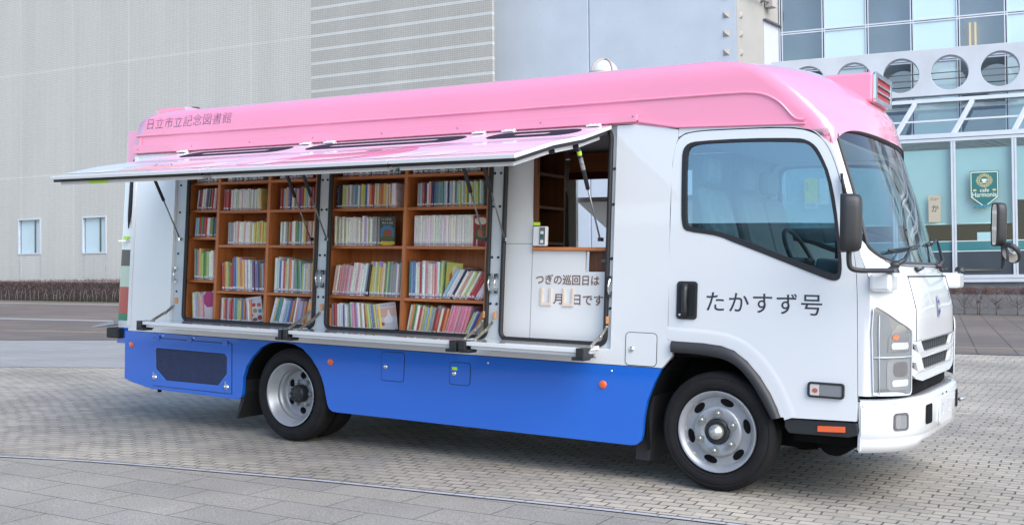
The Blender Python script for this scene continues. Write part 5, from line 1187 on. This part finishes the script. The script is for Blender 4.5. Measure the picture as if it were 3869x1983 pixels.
# ------------------------------------------------------------------ books
def book_mat(name, src):
    m = bpy.data.materials.new(name); m.use_nodes = True; t = m.node_tree; b = t.nodes['Principled BSDF']; b.inputs['Roughness'].default_value = .38
    N = t.nodes.new; L = t.links.new
    if src == 'object': oi = N('ShaderNodeObjectInfo'); col, rnd_ = oi.outputs['Color'], oi.outputs['Random']
    else:
        at = N('ShaderNodeAttribute'); at.attribute_name = 'book_colour'; col, rnd_ = at.outputs['Color'], at.outputs['Alpha']
    uv = N('ShaderNodeUVMap'); sp = N('ShaderNodeSeparateXYZ'); L(uv.outputs[0], sp.inputs[0])
    def math_(op, a, b_=None, c=None):
        n = N('ShaderNodeMath'); n.operation = op
        for i, v in enumerate((a, b_, c)):
            if v is None: continue
            if isinstance(v, (int, float)): n.inputs[i].default_value = v
            else: L(v, n.inputs[i])
        return n.outputs[0]
    def mix(f, a, c):
        n = N('ShaderNodeMix'); n.data_type = 'RGBA'
        if isinstance(f, (int, float)): n.inputs[0].default_value = f
        else: L(f, n.inputs[0])
        for i, v in ((6, a), (7, c)):
            if isinstance(v, tuple): n.inputs[i].default_value = (*v, 1)
            else: L(v, n.inputs[i])
        return n.outputs[2]
    def band(lo, hi): return math_('MULTIPLY', math_('GREATER_THAN', sp.outputs[1], lo), math_('LESS_THAN', sp.outputs[1], hi))
    spine = math_('LESS_THAN', sp.outputs[0], 1.5)
    cm = N('ShaderNodeCombineXYZ'); L(math_('MULTIPLY_ADD', sp.outputs[0], 2.2, math_('MULTIPLY', rnd_, 37.)), cm.inputs[0]); L(math_('MULTIPLY', sp.outputs[1], 30.), cm.inputs[1]); L(math_('MULTIPLY', rnd_, 91.), cm.inputs[2])
    nz = N('ShaderNodeTexNoise'); nz.inputs['Scale'].default_value = 1.6; nz.inputs['Detail'].default_value = 2; L(cm.outputs[0], nz.inputs['Vector'])
    hs = N('ShaderNodeHueSaturation'); L(col, hs.inputs['Color']); L(math_('MULTIPLY_ADD', rnd_, 1.0, 0.), hs.inputs['Hue']); hs.inputs['Saturation'].default_value = .7; hs.inputs['Value'].default_value = .8
    ink = mix(math_('GREATER_THAN', math_('FRACT', math_('MULTIPLY', rnd_, 7.3)), .62), (.06, .05, .07), (.75, .72, .70))
    ink = mix(math_('GREATER_THAN', math_('FRACT', math_('MULTIPLY', rnd_, 13.7)), .6), ink, (.45, .05, .05))
    tit = math_('MULTIPLY', math_('MULTIPLY', band(.24, .86), math_('GREATER_THAN', nz.outputs['Fac'], .56)), math_('MULTIPLY', math_('GREATER_THAN', sp.outputs[0], .2), math_('LESS_THAN', sp.outputs[0], .8)))
    c = mix(math_('MULTIPLY', tit, .42), col, ink)
    topb = math_('MULTIPLY', math_('GREATER_THAN', sp.outputs[1], math_('MULTIPLY_ADD', rnd_, .12, .84)), math_('GREATER_THAN', math_('FRACT', math_('MULTIPLY', rnd_, 5.1)), .5))
    c = mix(topb, c, hs.outputs[0])
    c = mix(band(.035, .13), c, (.66, .66, .68)); c = mix(band(.035, .062), c, (.22, .06, .24))
    # cover faces: large soft picture patches
    n3 = N('ShaderNodeTexNoise'); n3.inputs['Scale'].default_value = 3.; n3.inputs['Detail'].default_value = 3; L(uv.outputs[0], n3.inputs['Vector'])
    cv = mix(math_('GREATER_THAN', n3.outputs['Fac'], .55), col, hs.outputs[0])
    L(mix(spine, cv, c), b.inputs['Base Color']); return m
BM, BMS = book_mat('book_cover', 'object'), book_mat('book_cover_far', 'attr')
PAGES = mat('paper_pages', (.70, .67, .60), .8)
# unit book: spine at y = 0 (slightly rounded), cover boards and a recessed page block
def unit_book():
    vs = [(0, .03, 0), (.25, 0, 0), (.75, 0, 0), (1, .03, 0), (1, 1, 0), (0, 1, 0), (0, .03, 1), (.25, 0, 1), (.75, 0, 1), (1, .03, 1), (1, 1, 1), (0, 1, 1),
          (.1, .06, .985), (.9, .06, .985), (.9, .97, .985), (.1, .97, .985)]
    fs = [(0, 1, 7, 6), (1, 2, 8, 7), (2, 3, 9, 8), (3, 4, 10, 9), (5, 0, 6, 11), (4, 5, 11, 10), (0, 5, 4, 3, 2, 1), (6, 7, 8, 9, 13, 12), (9, 10, 14, 13), (11, 6, 12, 15), (10, 11, 15, 14), (12, 13, 14, 15)]
    mi = [0, 0, 0, 0, 0, 1, 0, 0, 0, 0, 0, 1]
    def uv(fi, v):
        if fi < 3: return (v[0], v[2])
        return (2 + v[1] * .7, v[2])
    return vs, fs, mi, uv
BV, BF, BMI, BUV = unit_book()
bme = bpy.data.meshes.new('book'); bme.from_pydata(BV, [], BF); bme.materials.append(BM); bme.materials.append(PAGES)
ul = bme.uv_layers.new(name='UVMap')
for p in bme.polygons:
    p.material_index = BMI[p.index]
    for li in p.loop_indices: ul.data[li].uv = BUV(p.index, BV[bme.loops[li].vertex_index])
PAL = dict(white=(.84, .84, .82), cream=(.70, .64, .50), red=(.55, .03, .03), pink=(.80, .25, .38), yellow=(.78, .60, .06), green=(.10, .34, .10), blue=(.05, .16, .46), navy=(.025, .035, .12), orange=(.74, .25, .04), purple=(.20, .09, .30), teal=(.06, .34, .33), grey=(.34, .35, .37), black=(.03, .03, .035), sky_blue=(.28, .52, .70), lime=(.50, .62, .16), brown=(.26, .12, .06), salmon=(.78, .40, .32), lilac=(.52, .42, .62))
mixd = ['red', 'white', 'blue', 'yellow', 'green', 'pink', 'orange', 'sky_blue', 'white', 'purple', 'cream', 'teal']
B1 = [(-4.828, -4.503), (-4.464, -3.925), (-3.886, -3.412)]; B2 = [(-3.246, -2.538), (-2.502, -1.806)]
z1 = [(2.004, 2.004, 2.004), (1.773, 1.763, 1.763), (1.544, 1.479, 1.479), (1.183, 1.099, 1.099), (.839, .839, .839)]
z2 = [2.006, 1.763, 1.477, 1.097, .834]
colname = {0: 'narrow left column of the left bookcase', 1: 'middle column of the left bookcase', 2: 'right column of the left bookcase', 3: 'left column of the right bookcase', 4: 'right column of the right bookcase'}
shname = ['top shelf', 'second shelf', 'third shelf', 'fourth shelf', 'bottom shelf']
# compartment: (column, shelf): list of (start offset or None, count, thickness, height, lean degrees, colours, depth)
SP = {
 (0, 0): [(.04, 9, .026, .16, 0, ['white', 'sky_blue', 'grey', 'white', 'teal'], .13)],
 (1, 0): [(.05, 18, .022, .16, 0, ['sky_blue', 'white', 'grey', 'white', 'teal', 'sky_blue'], .13)],
 (2, 0): [(.07, 15, .023, .16, 0, ['grey', 'white', 'sky_blue', 'grey', 'red'], .13)],
 (0, 1): [(.055, 11, .0205, .175, 5, ['white', 'purple', 'orange', 'red', 'white', 'purple', 'green', 'navy', 'red', 'white', 'pink'], .13)],
 (1, 1): [(.02, 4, .021, .175, 1, ['red'], .13), (None, 16, .0195, .175, 0, ['white', 'white', 'white', 'cream', 'white', 'lilac', 'white'], .13), (None, 1, .03, .175, -3, ['yellow'], .13)],
 (2, 1): [(.09, 17, .0215, .172, 0, ['red', 'sky_blue', 'yellow', 'salmon', 'blue', 'orange', 'white', 'green', 'pink', 'blue', 'red', 'yellow', 'sky_blue', 'white', 'blue'], .13)],
 (0, 2): [(.05, 11, .0215, .165, 2, ['blue', 'sky_blue', 'red', 'green', 'purple', 'red', 'navy', 'white', 'red', 'green', 'blue'], .13)],
 (1, 2): [(.09, 3, .020, .185, 0, ['grey'], .13), (None, 12, .0185, .19, 0, ['white', 'white', 'salmon', 'white'], .13), (None, 7, .0195, .19, 0, ['yellow', 'yellow', 'lime', 'orange'], .13)],
 (2, 2): [(.10, 4, .019, .185, 0, ['white', 'grey'], .13), (None, 15, .0185, .19, 0, ['yellow', 'red', 'white', 'salmon', 'white', 'green', 'sky_blue', 'orange', 'white'], .13)],
 (0, 3): [(.05, 4, .022, .26, -1, ['salmon', 'teal', 'pink', 'yellow'], .17), (None, 3, .026, .235, 0, ['lime', 'green', 'lime'], .17), (None, 5, .019, .24, -2, ['white', 'pink', 'white', 'salmon', 'white'], .17)],
 (1, 3): [(.045, 5, .0205, .235, -3, ['red', 'orange', 'yellow', 'green', 'lime'], .17), (None, 4, .022, .275, -3, ['red', 'blue', 'sky_blue', 'yellow'], .18), (None, 3, .023, .265, -3, ['orange', 'yellow', 'white'], .18), (None, 5, .022, .25, -3, ['pink', 'salmon', 'white', 'purple', 'pink'], .18), (None, 5, .019, .235, -3, ['blue', 'red', 'green', 'sky_blue', 'red'], .18)],
 (2, 3): [(.04, 3, .021, .28, 1, ['yellow', 'white', 'white'], .18), (None, 9, .020, .265, 1, ['blue', 'white', 'red', 'yellow', 'cream', 'orange', 'white', 'grey', 'grey'], .18), (None, 3, .018, .27, -4, ['teal', 'green', 'sky_blue'], .18), (None, 7, .017, .24, 0, ['lime', 'white', 'pink', 'lilac', 'cream', 'salmon', 'white'], .17)],
 (0, 4): [(.06, 9, .0165, .235, -6, ['yellow', 'white', 'white', 'sky_blue', 'white', 'salmon', 'cream', 'white', 'pink'], .17)],
 (1, 4): [(.03, 2, .018, .20, 0, ['grey', 'white'], .16), (None, 15, .0175, .20, 0, ['orange', 'red', 'sky_blue', 'lilac', 'orange', 'red', 'sky_blue', 'yellow', 'teal', 'white', 'lime', 'blue'], .16), (None, 3, .02, .19, -5, ['yellow', 'white', 'orange'], .16)],
 (2, 4): [(.02, 5, .0205, .225, 16, ['white', 'lime', 'yellow', 'teal', 'white'], .17), (None, 5, .019, .205, 14, ['white', 'cream', 'sky_blue', 'blue', 'orange'], .17), (None, 3, .021, .23, 12, ['brown', 'white', 'pink'], .17), (None, 5, .020, .20, 10, ['sky_blue', 'red', 'lilac', 'purple', 'orange'], .17), (None, 3, .020, .22, 8, ['yellow', 'white', 'pink'], .17)],
 (3, 0): [(.09, 24, .0225, .165, 0, ['grey', 'white', 'brown', 'white', 'teal', 'grey', 'red', 'white', 'grey'], .13)],
 (4, 0): [(.03, 27, .0215, .165, 0, ['white', 'green', 'brown', 'grey', 'white', 'teal', 'red', 'sky_blue'], .13)],
 (3, 1): [(.03, 2, .032, .18, 0, ['navy'], .14), (None, 12, .0185, .178, 0, ['yellow', 'lime', 'cream', 'pink', 'white', 'grey', 'sky_blue', 'teal', 'white', 'grey'], .13), (None, 4, .020, .176, 0, ['blue', 'white', 'orange', 'red'], .13), (None, 11, .0165, .178, 0, ['white', 'yellow', 'cream', 'white', 'orange'], .13), (None, 1, .03, .178, -3, ['white'], .14)],
 (4, 1): [(.08, 10, .0195, .178, 0, ['grey', 'sky_blue', 'red', 'navy', 'white', 'pink', 'navy', 'blue', 'teal'], .13), (None, 8, .0185, .178, 0, ['teal', 'sky_blue', 'white', 'navy', 'sky_blue', 'white'], .13), (None, 11, .019, .178, -1, ['lime', 'white', 'sky_blue', 'yellow', 'green', 'white', 'lime', 'cream'], .13)],
 (3, 2): [(.035, 19, .0185, .218, 0, ['white', 'lime', 'white', 'cream', 'white', 'yellow', 'white', 'lilac'], .15), (None, 4, .0195, .218, 0, ['grey'], .15)],
 (4, 2): [(.05, 29, .0185, .222, 0, ['white'], .15)],
 (3, 3): [(.03, 9, .0185, .235, 9, ['salmon', 'white', 'pink', 'white', 'salmon', 'pink'], .17), (None, 6, .021, .245, 9, ['white', 'white', 'salmon', 'white'], .17), (None, 2, .022, .24, 8, ['grey', 'black'], .17), (None, 7, .0205, .255, 4, ['yellow', 'yellow', 'cream', 'lime'], .17), (None, 3, .019, .255, 4, ['teal', 'lime', 'teal'], .17), (None, 6, .018, .255, 3, ['grey', 'grey', 'grey', 'white'], .17)],
 (4, 3): [(.02, 3, .020, .262, 0, ['teal', 'sky_blue', 'blue'], .17), (None, 6, .022, .265, 0, ['white', 'white', 'red', 'white', 'pink', 'white'], .17), (None, 4, .020, .26, 0, ['white', 'salmon', 'pink', 'white'], .17), (None, 1, .022, .275, 3, ['lime'], .17), (None, 4, .0225, .25, 32, ['sky_blue', 'white', 'white', 'navy'], .17), (None, 5, .0205, .23, 32, ['white', 'salmon', 'white', 'lime', 'white'], .17), (None, 3, .023, .23, 34, ['red', 'red', 'white'], .17), (None, 4, .020, .21, 36, ['white', 'salmon', 'white', 'lilac'], .17)],
 (3, 4): [(.01, 1, .022, .16, 0, ['orange'], .15), (None, 3, .022, .20, -2, ['grey', 'red', 'white'], .16), (None, 6, .019, .20, -3, ['lime', 'white', 'blue', 'orange', 'white', 'green'], .16), (None, 7, .0215, .205, -6, ['white', 'pink', 'lilac', 'white', 'lime', 'white', 'red'], .16), (None, 7, .0205, .205, -10, ['yellow', 'lime', 'white', 'blue', 'yellow', 'white', 'yellow'], .16)],
 (4, 4): [(.01, 4, .021, .215, 11, ['white', 'orange', 'green', 'white'], .17), (None, 3, .020, .21, 12, ['red', 'salmon', 'lime'], .16), (None, 4, .019, .205, 13, ['sky_blue', 'yellow', 'sky_blue', 'grey'], .16), (None, 3, .0195, .21, 14, ['red', 'red', 'cream'], .16), (None, 2, .020, .20, 15, ['red', 'orange'], .16), (None, 8, .0185, .225, 18, ['pink'], .17), (None, 10, .017, .20, 27, ['lime', 'white', 'blue', 'pink', 'orange', 'sky_blue', 'yellow', 'purple', 'red', 'green'], .16)],
}
rnd = random.Random(5)
allb = []
for (ci, si), runs in SP.items():
    x0, x1 = (B1 + B2)[ci]; z = z1[si][ci] if ci < 3 else z2[si]
    x = x0; prev = None
    for st, n, th, h, lean, cols, dep in runs:
        if st is not None: x = x0 + st
        a = R(lean)
        if prev is not None and a < prev - 1e-6 and st is None: x += max(0, .0)       # leaning the other way needs room
        for i in range(n):
            t = th * rnd.uniform(.86, 1.12) if lean != 0 or len(cols) > 2 else th * rnd.uniform(.96, 1.04)
            hh = h * (rnd.uniform(.955, 1.03) if len(cols) > 2 else rnd.uniform(.99, 1.006))
            if a < 0 and i == 0 and st is not None: x += 0
            step = t / math.cos(a)
            reach = hh * math.sin(a) if a > 0 else 0
            if x + step + min(reach, .06) > x1 - .002 and ci != 9:
                if x + step > x1 - .002: break
            cname = cols[i % len(cols)] if len(cols) < 5 else cols[(i + (rnd.random() < .12)) % len(cols)]
            # a book leaning right rotates about its lower right corner, one leaning left about its lower left
            allb.append(dict(ci=ci, si=si, x=x, z=z, t=t, h=hh, a=a, d=dep * rnd.uniform(.94, 1.06), c=cname, y=.090 + rnd.uniform(0, .017), th=th))
            x += step + .0011
        prev = a
def book_matrix(b):
    z = b['z'] + .0006
    M = Matrix.Translation((b['x'] + (b['t'] * math.cos(b['a']) if 0 else 0), ys(z + b['h'] / 2) + b['y'], z))
    lift = b['t'] * math.sin(b['a']) if b['a'] > 0 else 0.
    M = Matrix.Translation((0, 0, lift)) @ M
    sh = Matrix.Identity(4); sh[1][2] = .0371
    return TM @ M @ sh @ Matrix.Rotation(b['a'], 4, 'Y') @ Matrix.Diagonal((b['t'], b['d'], b['h'], 1))
# nearest, thickest 296 are single things; the others are one mass
def weight(b): return b['t'] * b['h'] * (6.2 / (6.2 + .75 * max(0, -1.0 - b['x']))) ** 2 * (.45 if b['si'] == 0 else 1)
order = sorted(range(len(allb)), key=lambda i: -weight(allb[i]))
single = set(order[:294])
sizew = lambda b: ('slim ' if b['t'] < .0186 else '') + ('tall ' if b['h'] > .235 else '')
first = None
far_v, far_f, far_m, far_uv, far_c = [], [], [], [], []
for i, b in enumerate(allb):
    M = book_matrix(b); c = Vector(PAL[b['c']]); g_ = sum(c) / 3; c = Vector([max(.01, (g_ + (v - g_) * .80) * rnd.uniform(.85, 1.08)) for v in c])
    if i in single:
        o = bpy.data.objects.new('book', bme); COL.objects.link(o); o.matrix_world = M; o.color = (*c, 1)
        lw = 'leaning ' if abs(b['a']) > R(7) else ''
        tag(o, '%s%s%s book on the %s, %s' % (sizew(b), lw, b['c'].replace('_', ' '), shname[b['si']], colname[b['ci']]), 'book', 'books on the %s, %s' % (shname[b['si']], colname[b['ci']]))
    else:
        o_ = len(far_v); far_v += [tuple(M @ Vector(v)) for v in BV]
        for k, f in enumerate(BF):
            far_f.append([o_ + q for q in f]); far_m.append(BMI[k])
            for q in f: far_uv.append(BUV(k, BV[q])); far_c.append((*c, rnd.random() if k == 0 else far_c[-1][3]))
me = bpy.data.meshes.new('small_books'); me.from_pydata(far_v, [], far_f); me.materials.append(BMS); me.materials.append(PAGES)
me.uv_layers.new(name='UVMap'); me.color_attributes.new('book_colour', 'FLOAT_COLOR', 'CORNER'); ul = me.uv_layers['UVMap']; ca = me.color_attributes['book_colour']
for k in range(len(far_uv)): ul.data[k].uv = far_uv[k]; ca.data[k].color = far_c[k]
for p in me.polygons: p.material_index = far_m[p.index]
o = bpy.data.objects.new('small_books', me); COL.objects.link(o); struct(o, 'stuff'); tag(o, 'mass of smaller books filling the rest of the shelves', 'books')
# books that show their covers
def faced(name, label, x, z, wd, h, lean, col, deco, y=.10, yaw=-30, t=.012):
    o = thing(name, label, 'book', TM @ Matrix.Translation((x, ys(z) + y, z + .001)) @ Matrix.Rotation(R(lean), 4, 'Y') @ Matrix.Rotation(R(yaw), 4, 'Z'))
    mb = MB(); mb.box((0, 0, 0), (wd, t, h)); mb.build('cover', mat(name + '_' + label.split()[0] + str(len(label)) + '_cover', col, .3, coat=.4), o, bevel=.001)
    deco(o, lambda u, v, w: (u, -.0008 - w, v))
    return o
def quad(o, name, fn, x0, z0, x1, z1, col, lift=0.):
    mb = MB(); mb.panel([(x0, z0), (x1, z0), (x1, z1), (x0, z1)], t=0, fn=lambda u, v, w: fn(u, v, lift)); mb.build(name, mat('print_%d_%d_%d' % tuple(int(v * 99) for v in col), col, .4), o, recalc=False)
def d_hare(o, fn):
    quad(o, 'printed_sky', fn, .004, .10, .150, .165, (.62, .36, .28))
    mb = MB(); text(mb, 'のうさぎ', .070, .018, lambda u, v: fn(.018 + u, .176 + v, .0005)); text(mb, 'にげる', .046, .018, lambda u, v: fn(.098 + u, .176 + v, .0005)); mb.build('title', mat('title_red', (.50, .02, .03), .4), o, recalc=False)
    mb = MB(); mb.panel(smoothpoly([(.05, .07), (.08, .05), (.12, .055), (.125, .09), (.105, .12), (.10, .155), (.09, .15), (.085, .11), (.065, .10)], 2), t=0, fn=lambda u, v, w: fn(u, v, .0006)); mb.mi = 1; mb.panel(smoothpoly([(.02, .05), (.04, .035), (.062, .045), (.05, .062), (.03, .066)], 2), t=0, fn=lambda u, v, w: fn(u, v, .0007)); mb.build('printed_hare', [mat('hare_white', (.70, .70, .72), .5), mat('fox_brown', (.35, .09, .03), .5)], o, recalc=False)
def d_plain(cols):
    def f(o, fn):
        mb = MB(); ms_ = []
        for i, (x0, z0, x1, z1, c) in enumerate(cols):
            ms_.append(mat('print_%d_%d_%d' % tuple(int(v * 99) for v in c), c, .4)); mb.mi = i; mb.panel(smoothpoly([(x0, z0), (x1, z0), (x1, z1), (x0, z1)], 1), t=0, fn=lambda u, v, w: fn(u, v, .0004 * (i + 1)))
        mb.build('printed_picture', ms_, o, recalc=False)
    return f
faced('picture_book', 'hare picture book showing its grey cover at the end of the bottom shelf', -2.745, .836, .155, .205, -9, (.55, .56, .60), d_hare, yaw=22)
def d_jungle(o, fn):
    d_plain([(.004, .0, .125, .035, (.62, .45, .05)), (.008, .035, .12, .15, (.05, .16, .28)), (.03, .05, .10, .12, (.25, .07, .03)), (.008, .03, .12, .07, (.07, .10, .03))])(o, fn)
    mb = MB(); text(mb, 'ジャングルの', .085, .020, lambda u, v: fn(.012 + u, .185 + v, .002)); text(mb, 'サバイバル', .09, .022, lambda u, v: fn(.02 + u, .156 + v, .002)); mb.build('title', mat('title_white', (.75, .72, .6), .4), o, recalc=False)
faced('picture_book', 'yellow edged jungle book facing outwards at the end of the third shelf', -2.765, 1.479, .128, .218, 0, (.05, .055, .05), d_jungle, yaw=14)
faced('picture_book', 'red covered book facing outwards beside the row of white books', -1.915, 1.479, .11, .215, 0, (.30, .03, .03), d_plain([(.01, .04, .10, .13, (.03, .12, .04)), (.03, .06, .08, .12, (.45, .12, .06)), (.01, .15, .10, .20, (.66, .60, .50))]), yaw=14)
faced('picture_book', 'pink and cream folder leaning at the end of the narrow bottom shelf', -4.605, .841, .105, .24, -6, (.62, .55, .58), d_plain([(.0, .11, .105, .24, (.40, .05, .15))]), yaw=16)
def d_biscuit(o, fn):
    d_plain([(.05, .125, .082, .155, (.40, .06, .05)), (.095, .12, .128, .15, (.45, .10, .06)), (.055, .075, .09, .108, (.30, .25, .10)), (.10, .07, .13, .10, (.16, .20, .28)), (.04, .05, .055, .065, (.40, .03, .05)), (.045, .008, .085, .034, (.10, .10, .11)), (.09, .012, .128, .05, (.25, .05, .04))])(o, fn)
    mb = MB(); text(mb, 'おいしい', .06, .020, lambda u, v: fn(.022 + u, .172 + v, .004)); mb.build('title', mat('title_dark', (.22, .02, .03), .4), o, recalc=False)
faced('picture_book', 'silver grey recipe book tilted against the middle upright on the bottom shelf', -4.098, .841, .138, .205, -10, (.56, .56, .62), d_biscuit, yaw=18)
faced('picture_book', 'olive picture book with a red figure on its cover, fourth shelf', -2.165, 1.099, .13, .262, 4, (.46, .44, .10), d_plain([(.03, .11, .10, .20, (.50, .08, .05)), (.05, .15, .09, .24, (.66, .55, .30)), (.01, .02, .12, .08, (.10, .16, .06))]), y=.12, yaw=8)
